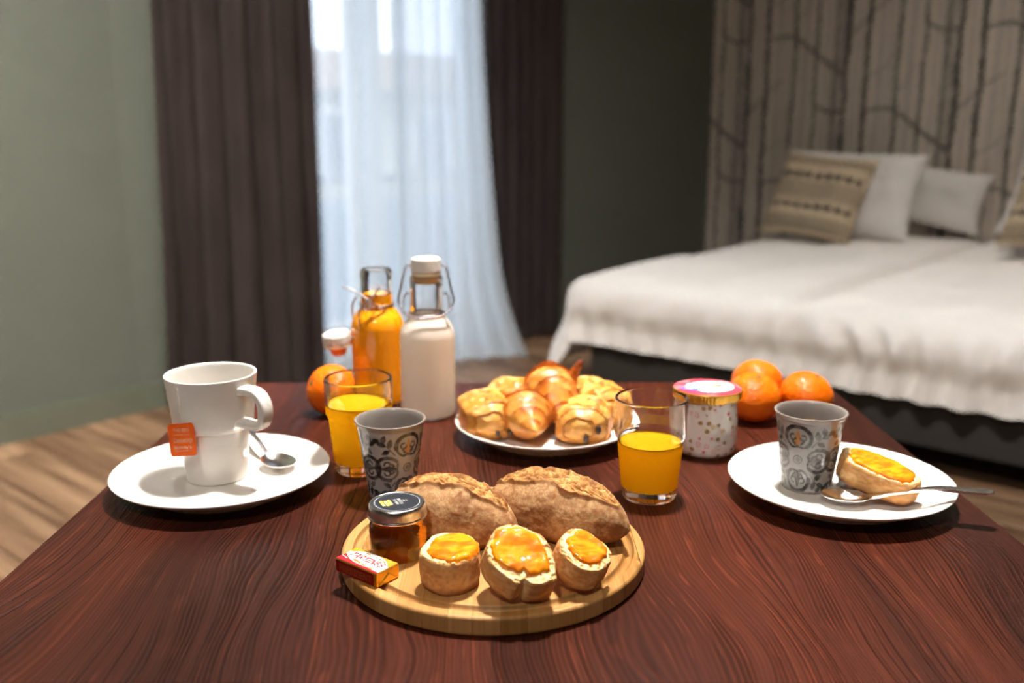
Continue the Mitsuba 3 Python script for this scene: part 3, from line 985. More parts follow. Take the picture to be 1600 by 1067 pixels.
def tumbler(x, y, level, label):
    t = thing('juice_glass', label, 'glass', 'tumblers with orange juice')
    base_h = .0115
    wall = .0026
    loc = (x, y, TH)
    zs = [base_h] + [z for z in (.030, .0555, .0575, .0610, .066, .080) if z < level - .001] + [level]
    side = [(gl_r(z) - .00025, z) for z in zs]
    top = [(side[-1][0] - .0012, level + .0006), (side[-1][0] - .004, level - .0003), (0, level - .0004)]
    part(t, 'juice', mikit.ply(mv(lathe([(0, base_h - .0004), (side[0][0] - .004, base_h - .0004)] + side + top, 96), loc), 'm_juice', smooth=50), 'cloudy orange juice')
    # the heavy base and the clear wall above the juice
    part(t, 'base', mikit.ply(mv(lathe(fil([(0, .0022), (.016, .0012), (.0215, 0), (.0245, 0), (.0262, .003), (gl_r(base_h), base_h), (0, base_h - .0006)], [.002, .001, .001, .001, .0004]), 96), loc), 'm_glass', smooth=50), 'thick clear base')
    zo = [level] + [z for z in (.0555, .0572, .0585, .0598, .0612, .066, .080) if z > level + .001] + [.0950]
    outer = [(gl_r(z), z) for z in zo]
    rim = [(gl_r(.0963) - .0002, .0958), (gl_r(.0963) - .0008, .0964), (gl_r(.0963) - .0015, .0964), (gl_r(.0963) - wall, .0955)]
    inner = [(gl_r(z) - wall, z) for z in zo[::-1]]
    part(t, 'wall', mikit.ply(mv(lathe(outer + rim + inner + [outer[0]], 128), loc), 'm_glass', smooth=50), 'clear glass wall')


tumbler(.1321, .8366, .0545, 'glass tumbler half full of orange juice beside the coffee plate')
tumbler(-.1489, .9086, .0705, 'glass tumbler of orange juice behind the left grey patterned cup')

# ------------------------------------------------------------------ patterned cups
def cup_layers(circ):
    dark, mid, gold = lin(30, 29, 28), lin(62, 60, 58), lin(178, 112, 14)

    def ink(c):
        def f(x, y, old):
            k = .35 + .75 * meshkit.fbm(np.stack([x * 260, y * 260, x * 0], -1), 3, 4)
            return lerp(old, c, np.clip(k + .15, .55, 1))
        return f

    L = []

    def loop(cx, cy, ang, c=dark, fleur=mid):
        def rot(g):
            return affinity.translate(affinity.rotate(g, ang, origin=(0, 0)), cx, cy)
        r = .0112
        L.append((rot(ring_of(0, 0, r, .0034, -48, 52)), ink(c)))
        L.append((rot(ring_of(0, 0, r, .0038, 62, 190)), ink(c)))
        L.append((rot(ring_of(0, .0006, r - .0002, .0022, 190, 236)), ink(mid)))
        L.append((rot(petal(0, -.0085, 90, .0165, .0056)), ink(fleur)))
        for s in (-1, 1):
            L.append((rot(ring_of(s * .0044, .0005, .0026, .0017, 200 if s > 0 else -20, 200 + 260 if s > 0 else -20 - 260)), ink(c)))
            L.append((rot(petal(s * .0018, -.0075, 90 - s * 38, .0075, .0024)), ink(c)))
            L.append((rot(petal(s * .001, -.0088, 90 - s * 100, .0055, .0026)), ink(dark)))
        L.append((rot(Point(0, -.0082).buffer(.0016)), ink(dark)))

    n = 3
    for k in range(-1, n + 1):
        cx, cy = k * circ / n, .0335
        loop(cx, cy + .0215, 0, dark, gold if k % 3 == 0 else mid)
        loop(cx, cy - .0200, 180)
        loop(cx + .0190, cy, -90)
        loop(cx - .0190, cy, 90)
        L.append((Point(cx, cy).buffer(.0046).difference(Point(cx, cy).buffer(.0034)), ink(mid)))
        L.append((Point(cx, cy).buffer(.0026), ink(lin(110, 108, 104))))
        for sx_, sy_ in ((1, 1), (1, -1), (-1, 1), (-1, -1)):
            x0, y0 = cx + sx_ * .0142, cy + sy_ * .0165
            L.append((LineString([(x0 - sx_ * .002, y0 - sy_ * .003), (x0 + sx_ * .005, y0 + sy_ * .006), (x0 + sx_ * .0125, y0 + sy_ * .0105)]).buffer(.0005), ink(mid)))
            for dx, dy, an, l in ((.003, .004, 100, .0085), (.0055, .0065, 20, .0085), (.009, .009, 110, .0075), (.011, .0095, 35, .006), (.0025, .002, -30, .0075)):
                a2 = an if sy_ > 0 else -an
                a2 = a2 if sx_ > 0 else 180 - a2
                L.append((petal(x0 + sx_ * dx, y0 + sy_ * dy, a2, l * 1.15, .0050), ink(dark)))
    return L


CUPH = .0740


def cup_r(z):
    return np.interp(z, [0, .003, .050, .064, .0705, .0735], [.0218, .0226, .0284, .0305, .0318, .0326])


def cup_mesh():
    n = 420
    zo = np.concatenate([[0.0, .0008], np.linspace(.003, .0700, 250)])
    prof = [(0, .0015), (.0195, .0015), (.0202, 0)] + [(float(cup_r(z)), z) for z in zo] + [(.0324, .0722), (.0331, .0731), (.0330, .0740), (.0322, .0745), (.0312, .0741), (.0305, .0725)] + \
           [(float(cup_r(z)) - .0022, z) for z in np.linspace(.070, .006, 20)] + [(.016, .0045), (0, .004)]
    m = lathe(prof, n)
    v = m.vertices
    rad = np.hypot(v[:, 0], v[:, 1])
    glaze, body = lin(140, 131, 124), lin(164, 162, 160)
    col = np.tile(glaze, (len(v), 1))
    outside = (rad > cup_r(v[:, 2]) - .0006) & (v[:, 2] > .0012) & (v[:, 2] < .0703)
    circ = 2 * PI * .0272
    th = np.mod(np.arctan2(v[:, 1], v[:, 0]), 2 * PI) / (2 * PI) * circ
    idx = np.nonzero(outside)[0]
    c = np.tile(body, (len(idx), 1)) * (0.82 + .36 * meshkit.fbm(v[idx] * 120, 3, 8))[:, None]
    c = paint(th[idx], v[idx, 2], c, cup_layers(circ))
    fade = sst(.0675, .0700, v[idx, 2])
    col[idx] = lerp(c, glaze, fade)
    return m, col


mat('m_cup', pr(VCOL, 0.12, 0.55))
cm_, cc_ = cup_mesh()
mat('m_coffee', pr(proc(lambda p, n, uv: mix(lin(38, 20, 10), lin(150, 110, 70), smoothstep(0.62, 0.74, noise(p.x * 420, p.y * 420, 1.0)) * smoothstep(0.35, 0.6, noise(p.x * 60, p.y * 60, 2.0)))), 0.12, 0.5))
cup_ply = mikit.ply(cm_, 'm_cup', smooth=True, color=cc_)
CUPR, CUPL = (.2815, .8422), (-.1097, .8440)
for (x, y), z, rz, lab in ((CUPL, TH, math.radians(-50), 'grey porcelain cup with black fleur-de-lis scrolls standing on the table behind the honey jar'),
                           (CUPR, TH + .0075, math.radians(-128), 'grey porcelain cup with fleur-de-lis scrolls and coffee standing on the right plate')):
    t = thing('espresso_cup', lab, 'cup', 'grey patterned espresso cups')
    part(t, 'body', {**cup_ply, 'to_world': at(x, y, z, rz)})
    if x > 0:
        part(t, 'coffee', mikit.ply(mv(lathe([(0, .052), (cup_r(.052) - .0025, .052), (cup_r(.0575) - .0024, .0575), (cup_r(.0575) - .004, .0572), (0, .0572)], 64), (x, y, z)), 'm_coffee', smooth=40), 'dark coffee with a few bubbles')

# ------------------------------------------------------------------ swing-top bottles
mat('m_milk', {'type': 'principledthin', 'base_color': rgb((.985, .94, .84)), 'roughness': 0.12, 'diff_trans': 0.8, 'spec_trans': 0.0, 'eta': 1.5})
mat('m_ojuice', pr((.97, .34, .002), 0.10, 0.5, clearcoat=0.6))
mat('m_ceramic', pr(lin(226, 222, 214), 0.3))
mat('m_gasket', pr(lin(246, 234, 200), 0.6))
mat('m_gasketred', pr(lin(212, 140, 104), 0.6))
mat('m_wire', {'type': 'roughconductor', 'material': 'Cr', 'alpha': 0.18})


def bottle_r(z):
    return np.interp(z, [0, .002, .006, .096, .1015, .107, .112, .1165, .120, .124, .1535, .158, .163, .1665, .1685],
                     [.029, .0315, .0328, .0328, .0322, .0306, .0279, .0245, .0216, .0197, .0188, .0192, .0196, .0192, .0178])


def bottle(x, y, level, liquid, label, liquid_label):
    t = thing('bottle', label, 'bottle', 'swing-top glass bottles')
    loc = (x, y, TH)
    zs = [.0035, .006, .02, .05, .08] + [z for z in (.096, .0985, .1015, .104, .107, .1095, .112, .114, .1165, .118, .120, .122, .124, .13, .14) if z < level - .001] + [level]
    part(t, 'content', mikit.ply(mv(lathe([(0, .0035)] + [(float(bottle_r(z)) - .0003, z) for z in zs] + [(0, level)], 96), loc), liquid, smooth=50), liquid_label)
    w = .0026
    zo = [z for z in (.120, .122, .124, .13, .14, .1535, .156, .158, .1605, .163, .165, .1665, .1685) if z > level + .0005]
    zo = [level + .0003] + zo
    outer = [(float(bottle_r(z)), z) for z in zo]
    inner = [(float(min(bottle_r(z), .0190)) - w, z) for z in zo[::-1]]
    part(t, 'neck', mikit.ply(mv(lathe(outer + [(.0170, .1692), (.0165, .1692)] + inner + [outer[0]], 96), loc), 'm_glass', smooth=50), 'clear glass neck')
    part(t, 'foot', mikit.ply(mv(lathe(fil([(0, .001), (.026, .0), (.030, .0004), (.0326, .0033), (0, .0033)], [.002, .002, .0004]), 64), loc), 'm_glass', smooth=50), 'clear glass foot')
    return t


MB, OB = (-.0955, 1.0960), (-.1615, 1.1500)
mb = bottle(*MB, .1215, 'm_milk', 'swing-top glass bottle of milk, closed, left of the pastry plate', 'white milk')
ob = bottle(*OB, .1390, 'm_ojuice', 'swing-top glass bottle of orange juice, open, its stopper hanging at the left', 'orange juice')
WR = .0013


def ring_wire(c, r, z, ph=0):
    a = np.linspace(0, 2 * PI, 60, endpoint=False)
    return tube(np.stack([c[0] + r * np.cos(a), c[1] + r * np.sin(a), z + 0 * a], 1), WR, 8, True)


# milk: closed
cap = fil([(0, .1690), (.0125, .1690), (.0128, .1705), (.0172, .1730), (.0178, .1750), (.0172, .1885), (.0150, .1905), (0, .1912)], [.001, .001, .0015, .001, .002, .004])
ms = part(mb, 'stopper', mikit.ply(mv(lathe(cap, 64), (*MB, TH)), 'm_ceramic', smooth=40), 'white ceramic stopper')
part(ms, 'gasket', mikit.ply(mv(lathe(fil([(.0128, .1602), (.0166, .1694), (.0172, .1706), (.0166, .1726), (.0128, .1722), (.0128, .1602)], .0008, 4), 64), (*MB, TH)), 'm_gasket', smooth=40), 'pale rubber gasket')
wb = part(mb, 'wire_bail', mikit.ply(cat(
    ring_wire(MB, .0206, TH + .1245),
    *[tube(smooth_path([(MB[0] + s * .0168, MB[1], TH + .1800), (MB[0] + s * .0212, MB[1] - .001, TH + .1815), (MB[0] + s * .0245, MB[1] - .003, TH + .1760), (MB[0] + s * .0300, MB[1] - .008, TH + .1520), (MB[0] + s * .0312, MB[1] - .010, TH + .1360), (MB[0] + s * .0285, MB[1] - .012, TH + .1320), (MB[0] + s * .0262, MB[1] - .006, TH + .1440), (MB[0] + s * .0206, MB[1] - .001, TH + .1475)], 50), WR, 8) for s in (-1, 1)],
    tube(smooth_path([(MB[0] - .0285, MB[1] - .012, TH + .1320), (MB[0] - .018, MB[1] - .024, TH + .1255), (MB[0], MB[1] - .0285, TH + .1235), (MB[0] + .018, MB[1] - .024, TH + .1255), (MB[0] + .0285, MB[1] - .012, TH + .1320)], 40), WR, 8)), 'm_wire', smooth=True), 'bent steel wire bail')

# orange juice: open, stopper hanging to the left
SC = np.array([OB[0] - .0480, OB[1] - .012, TH + .0760])
stp = [(0, -.012), (.0062, -.012), (.0085, -.010)]
so = part(ob, 'stopper', mikit.ply(mv(lathe(fil([(0, .003), (.0172, .003), (.0180, .005), (.0176, .0145), (.0155, .0165), (0, .0172)], [.001, .001, .002, .002]), 64), SC, rx=.10, ry=-.08), 'm_ceramic', smooth=40), 'white ceramic stopper')
part(so, 'gasket', mikit.ply(mv(cat(lathe(fil([(0, -.0125), (.0075, -.0125), (.0090, -.0105), (.0100, -.006), (.0150, -.0010), (0, -.0010)], .001, 4), 64)), SC, rx=.10, ry=-.08), 'm_gasketred', smooth=40), 'terracotta rubber gasket')
part(so, 'gasket', mikit.ply(mv(lathe(fil([(0, -.0010), (.0165, -.0010), (.0178, .0008), (.0165, .0030), (0, .0030)], .001, 4), 64), SC, rx=.10, ry=-.08), 'm_gasket', smooth=40), 'pale rubber ring')
PV = np.array([OB[0] - .004, OB[1] - .0255, TH + .1310])
part(ob, 'wire_bail', mikit.ply(cat(
    ring_wire(OB, .0204, TH + .1255),
    tube(smooth_path([SC + [.0165, -.004, .0105], SC + [.028, -.010, .0165], PV + [-.012, -.004, -.008], PV + [-.002, -.003, .004], PV + [.010, .004, .020]], 40), WR, 8),
    tube(smooth_path([SC + [.004, .0170, .0120], SC + [.020, .004, .026], PV + [-.024, .010, -.006], PV + [-.018, .010, .006]], 40), WR, 8),
    tube(smooth_path([PV + [-.034, .006, .020], PV + [-.026, .006, .016], PV + [-.012, .002, .010], PV + [.002, -.003, .000], PV + [.012, .002, -.007], PV + [.0185, .012, -.0130]], 40), WR, 8),
    mv(trimesh.creation.torus(.0042, .0011, 20, 8), PV + [-.004, -.004, -.004], rx=1.2)), 'm_wire', smooth=True), 'bent steel wire bail')

# ------------------------------------------------------------------ jar with stars
jar = thing('yogurt_jar', 'white jar printed with stars under a red foil lid, beside the oranges', 'jar')
JP = (.2105, .9620, TH)
mat('m_jar', pr(VCOL, 0.16, 0.4))


def jar_mesh():
    zz = np.concatenate([np.linspace(.0005, .010, 20), np.linspace(.0105, .058, 150), np.linspace(.0585, .0655, 20)])
    r = np.interp(zz, [.0005, .002, .004, .007, .012, .030, .046, .054, .060, .0655], [.0265, .0290, .0308, .0320, .0328, .0328, .0318, .0312, .0322, .0340])
    m = lathe([(0, .002), (.022, .0016), (.0245, 0)] + list(zip(r, zz)) + [(.0335, .066), (0, .066)], 400)
    v = m.vertices
    th = np.mod(np.arctan2(v[:, 1], v[:, 0]), 2 * PI) * .0325
    white, red, brown, tan, pink = lin(250, 244, 236), lin(200, 30, 54), lin(160, 128, 76), lin(220, 190, 138), lin(216, 120, 134)
    col = np.tile(white, (len(v), 1)) * (0.93 + .14 * meshkit.fbm(v * 70, 2, 6))[:, None]
    R = np.random.default_rng(21)
    L, pts = [], []
    circ = 2 * PI * .0325
    while len(pts) < 115:
        p = np.array([R.uniform(0, circ), R.uniform(.004, .061)])
        if all(np.hypot(min(abs(p[0] - q[0]), circ - abs(p[0] - q[0])), p[1] - q[1]) > .0056 for q in pts):
            pts.append(p)
    for i, (x, y) in enumerate(pts):
        k = R.integers(0, 9)
        s = R.uniform(1.05, 1.5)
        rot = R.uniform(0, 1)
        if k == 0:
            L.append((star(x, y, .0022 * s, .0012 * s, 5, rot), red))
        elif k == 1:
            L.append((star(x, y, .0030 * s, .0018 * s, 6, rot).difference(star(x, y, .0022 * s, .0012 * s, 6, rot)), brown))
        elif k == 2:
            L.append((star(x, y, .0029 * s, .0018 * s, 6, rot).difference(star(x, y, .0021 * s, .0012 * s, 6, rot)), pink))
        elif k in (3, 4):
            L.append((Point(x, y).buffer(.0017 * s), brown))
        elif k == 5:
            L.append((Point(x, y).buffer(.0022 * s), tan))
        elif k == 6:
            L.append((Point(x, y).buffer(.0018 * s).difference(Point(x, y).buffer(.0012 * s)), pink))
        elif k == 7:
            L.append((Point(x, y).buffer(.0009 * s), brown))
        else:
            L.append((star(x, y, .0017 * s, .0010 * s, 5, rot), pink))
    idx = np.nonzero((v[:, 2] > .002) & (np.hypot(v[:, 0], v[:, 1]) > .028))[0]
    col[idx] = paint(th[idx], v[idx, 2], col[idx], L)
    return mv(m, JP), col


jm, jc = jar_mesh()
part(jar, 'body', mikit.ply(jm, 'm_jar', smooth=True, color=jc), 'white body printed with small red and brown stars')
mat('m_goldfoil', {'type': 'principled', 'base_color': rgb(lin(226, 172, 62)), 'metallic': 0.6, 'roughness': 0.3})


def foil_skirt():
    def f(U, V):
        a = U * 2 * PI
        cr = np.sin(a * 46 + 3 * np.sin(a * 7)) * .0003 + (meshkit.noise(np.stack([np.cos(a) * 14, np.sin(a) * 14, V * 3], -1), 4) - .5) * .0009
        z = .0712 - .0098 * V + .0010 * V * (meshkit.noise(np.stack([np.cos(a) * 9, np.sin(a) * 9, a * 0], -1), 9) - .5) * 2
        r = .0362 - .0016 * V + cr * (V > .12) + np.where(V < .1, -.0010, 0)
        return np.stack([r * np.cos(a), r * np.sin(a), z], -1)
    m, _, _ = grid(f, 360, 10, True)
    m.invert()
    return mv(m, JP)


part(jar, 'foil_skirt', mikit.ply(foil_skirt(), 'm_goldfoil', smooth=True), 'crimped gold foil edge')


def lid_disc():
    n = 120
    m, Uq, Vq = grid(lambda U, V: np.stack([(2 * U - 1) * .0356, (2 * V - 1) * .0356, U * 0], -1), n * 2, n * 2)
    v = m.vertices
    # square grid squeezed onto the disc
    x, y = v[:, 0] / .0356, v[:, 1] / .0356
    v = np.column_stack([x * np.sqrt(1 - y * y / 2), y * np.sqrt(1 - x * x / 2), 0 * x]) * .0356
    r = np.hypot(v[:, 0], v[:, 1])
    v[:, 2] = .0712 - .0008 * sst(.030, .0356, r) + .0003 * (r < .031)
    red, white, blue, pale = lin(226, 66, 84), lin(250, 246, 244), lin(30, 84, 214), lin(240, 132, 140)
    X, Y = v[:, 0], v[:, 1]
    k = meshkit.fbm(np.stack([X * 90, Y * 90, X * 0], -1), 2, 3)
    col = lerp(red, pale, sst(.4, .75, k))
    oval = affinity.rotate(affinity.scale(Point(0, 0).buffer(1, 40), .0262, .0215), 15)
    oval = affinity.translate(oval, .002, -.001)
    blue_p = affinity.translate(affinity.rotate(affinity.scale(Point(0, 0).buffer(1, 30), .0105, .0052).intersection(sbox(-.0098, -.01, .0098, .01)), -30), -.0205, -.0085)
    under = affinity.translate(affinity.rotate(sbox(-.009, -.0042, .009, 0), -30), -.0175, -.0150)
    fruit = affinity.translate(affinity.scale(Point(0, 0).buffer(1, 24), .0058, .0046), .0105, .0035)
    leaf = petal(.0045, .0040, 150, .006, .0026)
    blush = affinity.translate(affinity.scale(Point(0, 0).buffer(1, 24), .0034, .0028), .0120, .0030)
    col = paint(X, Y, col, [(oval, white), (under, lin(228, 50, 84)), (blue_p, blue), (leaf, lin(150, 190, 60)), (fruit, lin(238, 150, 110)), (blush, lin(222, 96, 80)),
                            (affinity.scale(blue_p, .62, .28), lin(210, 226, 250))])
    m.vertices = v
    return mv(m, JP), col


lm_, lc_ = lid_disc()
mat('m_print', pr(VCOL, 0.45, 0.3))
part(jar, 'lid', mikit.ply(lm_, 'm_print', smooth=True, color=lc_), 'red foil lid with a white oval, a blue emblem and a small peach')

# ------------------------------------------------------------------ bamboo board, built strip by strip
BC, BR_, BHGT = np.array([-.0117, .7026]), .1200, .0150
BZ = TH + BHGT


def strip_tex(i):
    r = random.Random(i * 7 + 3)
    c0 = lin(*(np.array([170, 122, 70]) + r.uniform(-24, 16)))
    c1 = lin(*(np.array([196, 148, 88]) + r.uniform(-20, 14)))

    def f(p, n, uv):
        k = noise(p.x * 900, p.y * 14, i * 3.1) * .6 + noise(p.x * 300, p.y * 5, i * 1.7) * .4
        node = smoothstep(.86, .97, noise(p.x * 60, p.y * 38, i * 5.3))
        return mix(c0, c1, k) * (1 - .25 * node) * (0.70 + 0.30 * smoothstep(.3, .7, dr.abs(n.z)))      # shade on the board's upright sides, painted into the colour
    return f


STRIPS = [f'm_bamboo_{i}' for i in range(5)]
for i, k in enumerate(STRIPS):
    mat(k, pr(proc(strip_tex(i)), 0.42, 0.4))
import manifold3d as m3
prof = fil([(0, 0), (BR_ - .002, 0), (BR_, .002), (BR_, BHGT - .002), (BR_ - .0015, BHGT), (.1115, BHGT), (.1100, BHGT - .0040), (.1070, BHGT - .0048), (.1045, BHGT - .0036), (.1030, BHGT), (0, BHGT)],
           [.001, .001, .001, .0012, .0008, .0015, .0015, .0015, .0008], 4)
bm_ = lathe(prof, 180)
BMAN = m3.Manifold(m3.Mesh(np.asarray(bm_.vertices, np.float32), np.asarray(bm_.faces, np.uint32)))
board = thing('cutting_board', 'round bamboo cutting board with a juice groove, carrying bread and honey', 'cutting board')
rs = random.Random(5)
x, i = -.1205, 0
while x < .1205:
    w = rs.uniform(.0165, .0195)
    cut = BMAN ^ m3.Manifold.cube([w - .00012, .3, .1]).translate([x, -.15, -.02])
    if not cut.is_empty() and cut.volume() > 1e-9:
        mm = cut.to_mesh()
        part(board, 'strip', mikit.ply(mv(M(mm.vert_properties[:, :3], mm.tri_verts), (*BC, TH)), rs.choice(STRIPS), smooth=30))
    x += w
    i += 1

# ------------------------------------------------------------------ honey jar
hj = thing('honey_jar', 'small glass jar of amber honey with a steel lid and black label', 'honey jar')
HJ = (-.0851, .6815, BZ)
mat('m_honeyglass', {'type': 'dielectric', 'int_ior': 1.5, 'specular_transmittance': rgb((.93, .62, .24))})
mat('m_honey', {'type': 'dielectric', 'int_ior': 1.48, 'specular_transmittance': rgb((.95, .60, .18))})
ho = fil([(0, .0012), (.014, .0010), (.0165, 0), (.0190, .0008), (.0215, .0065), (.0220, .0120), (.0222, .0220), (.0218, .0262), (.0200, .0295), (.0198, .0330), (0, .0330)], [.001, .001, .002, .003, .003, .003, .003, .002, .001, .001], 5)
part(hj, 'jar', mikit.ply(mv(lathe(ho, 96), HJ), 'm_honey', smooth=60), 'glass filled with amber honey')
mat('m_lid', {'type': 'roughconductor', 'material': 'Al', 'alpha': 0.13})
hl = fil([(0, .0325), (.0212, .0325), (.0226, .0322), (.0229, .0335), (.0223, .0345), (.0223, .0405), (.0212, .0432), (.0197, .0436), (.0190, .0430), (0, .0430)], [.0004, .0006, .0006, .0006, .0025, .001, .0006, .0006], 5)
part(hj, 'lid', mikit.ply(mv(lathe(hl, 96), HJ), 'm_lid', smooth=40), 'shiny steel lid')


def honey_label():
    n = 260
    m, Uq, Vq = grid(lambda U, V: np.stack([2 * U - 1, 2 * V - 1, U * 0], -1), n, n)
    x, y = m.vertices[:, 0], m.vertices[:, 1]
    R = .0192
    X, Y = x * np.sqrt(1 - y * y / 2) * R, y * np.sqrt(1 - x * x / 2) * R
    m.vertices = np.column_stack([X, Y, 0 * X])
    col = np.tile(lin(38, 40, 46), (len(X), 1))
    white, yel = lin(226, 226, 222), lin(240, 196, 84)
    L = [(ring_of(0, 0, .0172, .00035), white), (ring_of(0, 0, .0181, .0002), lin(120, 122, 126))]
    comb = []
    for i, (q, r) in enumerate([(q, r) for q in range(-2, 3) for r in range(-1, 2)]):
        cx, cy = -.0085 + r * .0030, .0000 + (q + (r % 2) * .5) * .0021
        comb.append((star(cx, cy, .0016, .0014, 3, 0), yel if (i * 7) % 5 else lin(250, 226, 196)))
    L += comb
    col = paint(X, Y, col, L)
    ang = math.radians(24)
    return mv(m, (HJ[0], HJ[1], HJ[2] + .04315), rz=ang), col, ang


m_, c_, ang = honey_label()
lb = part(hj, 'label', mikit.ply(m_, 'm_print', smooth=True, color=c_), 'round black label with a yellow honeycomb')
mat('m_whiteink', pr(lin(228, 228, 224), 0.6))
for tx, h, cx, cy in (('MIEL DE', .0019, -.0010, 0), ('FLEURS', .0023, .0024, 0), ('miel', .0013, .0052, .0), ('125 g', .0010, .0074, .0)):
    t_ = text_at(tx, h, 0, 0, thick=.00006, bold=True)
    t_ = mv(mv(t_, (0, 0, 0), rz=PI / 2), (cx + h / 2, cy, .00008))
    part(lb, 'lettering', mikit.ply(mv(t_, (HJ[0], HJ[1], HJ[2] + .04315), rz=ang), 'm_whiteink'))

# ------------------------------------------------------------------ butter portion
bu = thing('butter_packet', 'small gold foil butter portion lettered TARTINES on the left edge of the board', 'butter')
BUL, BUW, BUH = .0440, .0225, .0108
BUP, BUR = (-.1045, .6475, BZ), math.radians(-38.5)
mat('m_butterfoil', {'type': 'twosided', 'bsdf': {'type': 'principled', 'base_color': rgb(lin(232, 168, 52)), 'metallic': 0.85, 'roughness': 0.25}})
bx_ = rbox(BUL, BUW, BUH, .0009, 3).subdivide().subdivide()
v = bx_.vertices
v[:, 2] += .0004 * (meshkit.noise(v * 300, 5) - .5) * (v[:, 2] > .002)
v[:, 0] += .0005 * (meshkit.noise(v * 260, 8) - .5)
part(bu, 'wrapper', mikit.ply(mv(bx_, BUP, rz=BUR), 'm_butterfoil', smooth=35), 'gold foil wrapper')
for e in (1, -1):
    ex = e * BUL / 2
    fl = M([[ex, -BUW * .46, .0006], [ex, BUW * .46, .0006], [ex, 0, BUH * .80], [ex + e * .0009, -BUW * .40, .0012], [ex + e * .0009, BUW * .40, .0012], [ex + e * .0011, 0, BUH * .66]],
           [[3, 4, 5], [0, 3, 5], [0, 5, 2], [1, 2, 5], [1, 5, 4], [0, 1, 4], [0, 4, 3], [0, 2, 1]])
    if e < 0:
        fl.invert()
    part(bu, 'end_fold', mikit.ply(mv(fl, BUP, rz=BUR), 'm_butterfoil'), 'folded end of the foil')


def butter_print():
    nx, ny = 300, 160
    m, Uq, Vq = grid(lambda U, V: np.stack([(U - .5) * (BUL - .0010), (V - .5) * (BUW - .0010), U * 0 + BUH + .00032], -1), nx, ny)
    X, Y = m.vertices[:, 0], m.vertices[:, 1]
    gold, white, red, dgold, grey = lin(206, 152, 44), lin(246, 240, 226), lin(206, 34, 48), lin(168, 118, 26), lin(150, 150, 150)
    col = np.tile(gold, (len(X), 1))
    band = Polygon([(-.023, -.0125), (.023, -.0125), (.023, -.0092), (.012, -.0088), (0, -.0072), (-.010, -.0058), (-.016, -.0020), (-.023, -.0010)])
    t = np.linspace(-1, 1, 40)
    up = .0078 * np.clip(1 - np.abs(t * 1.12) ** 2.2, 0, 1) ** .8 + .0022
    dn = -.0062 * np.clip(1 - np.abs(t * 1.12) ** 2.2, 0, 1) ** .8 - .0022
    ban = Polygon(np.concatenate([np.stack([t * .0214, up + .0005 - t * .0008], 1), np.stack([t[::-1] * .0214, dn[::-1] + .0002 - t[::-1] * .0008], 1)])).buffer(0)
    right = Polygon([(.013, -.0085), (.0217, -.0092), (.0217, .002), (.015, .003)])
    L = [(band, red), (ban, white), (right, white), (ban.buffer(.0003).difference(ban), dgold)]
    for x, y, a, l, w in ((-.003, .0072, 172, .0065, .0014), (.004, .0070, 8, .005, .0016), (-.0095, -.0046, -8, .007, .0026), (-.004, -.0052, -18, .005, .002), (.001, -.0066, -6, .006, .0016)):
        L.append((petal(x, y, a, l, w), dgold))
    for x, y, a in ((.0118, .0040, 70), (.0125, .0052, 20), (.0115, .0052, 110), (.0132, .0036, 30), (.0108, .0038, 130)):
        L.append((petal(x, y, a, .0026, .0011), lin(150, 100, 20)))
    for k in range(9):
        L.append((sbox(-.008 + k * .0020, -.0042 - k * .0001, -.0069 + k * .0020, -.0036 - k * .0001), grey))
    for k in range(4):
        L.append((sbox(-.0005 + k * .0016, .0042, .0004 + k * .0016, .0050), grey))
    for k in range(7):
        L.append((sbox(-.0208 + k * .0010, -.0055 - k * .0002, -.0201 + k * .0010, -.0046 - k * .0002), white))
    col = paint(X, Y, col, L)
    return mv(m, BUP, rz=BUR), col


m_, c_ = butter_print()
bp = part(bu, 'print', mikit.ply(m_, 'm_print', smooth=True, color=c_), 'white banner over a red band')
mat('m_redink', pr(lin(200, 26, 44), 0.4))
ti = text_at('TARTINES', .0060, 0, 0, .22, .00008, True, .0345)
ti = mv(ti, (-.0012, -.0022, BUH + .00034), rz=-.03)
part(bp, 'lettering', mikit.ply(mv(ti, BUP, rz=BUR), 'm_redink'), 'red slanted capitals')
fr = M([[-BUL / 2 + .001, -BUW / 2 - .0002, .0008], [BUL / 2 - .003, -BUW / 2 - .0002, .0008], [BUL / 2 - .003, -BUW / 2 - .0002, BUH - .001], [-BUL / 2 + .001, -BUW / 2 - .0002, BUH - .001]], [[0, 1, 2], [0, 2, 3]])
mat('m_redfoil', {'type': 'twosided', 'bsdf': {'type': 'principled', 'base_color': rgb(lin(150, 24, 26)), 'metallic': 0.55, 'roughness': 0.3}})
fp = part(bu, 'front_print', mikit.ply(mv(fr, BUP, rz=BUR), 'm_redfoil'), 'dark red front face')
tx = text_at('PRÉSIDENT', .0052, 0, 0, 0, .00008, True, .034)
tx = mv(mv(tx, (0, 0, 0), rx=PI / 2), (-.001, -BUW / 2 - .00022, .0025))
mat('m_goldink', pr(lin(150, 66, 24), 0.35))
part(fp, 'lettering', mikit.ply(mv(tx, BUP, rz=BUR), 'm_goldink'), 'gold capitals')

# ------------------------------------------------------------------ bread
mat('m_bread', pr(VCOL, 0.75, 0.25))


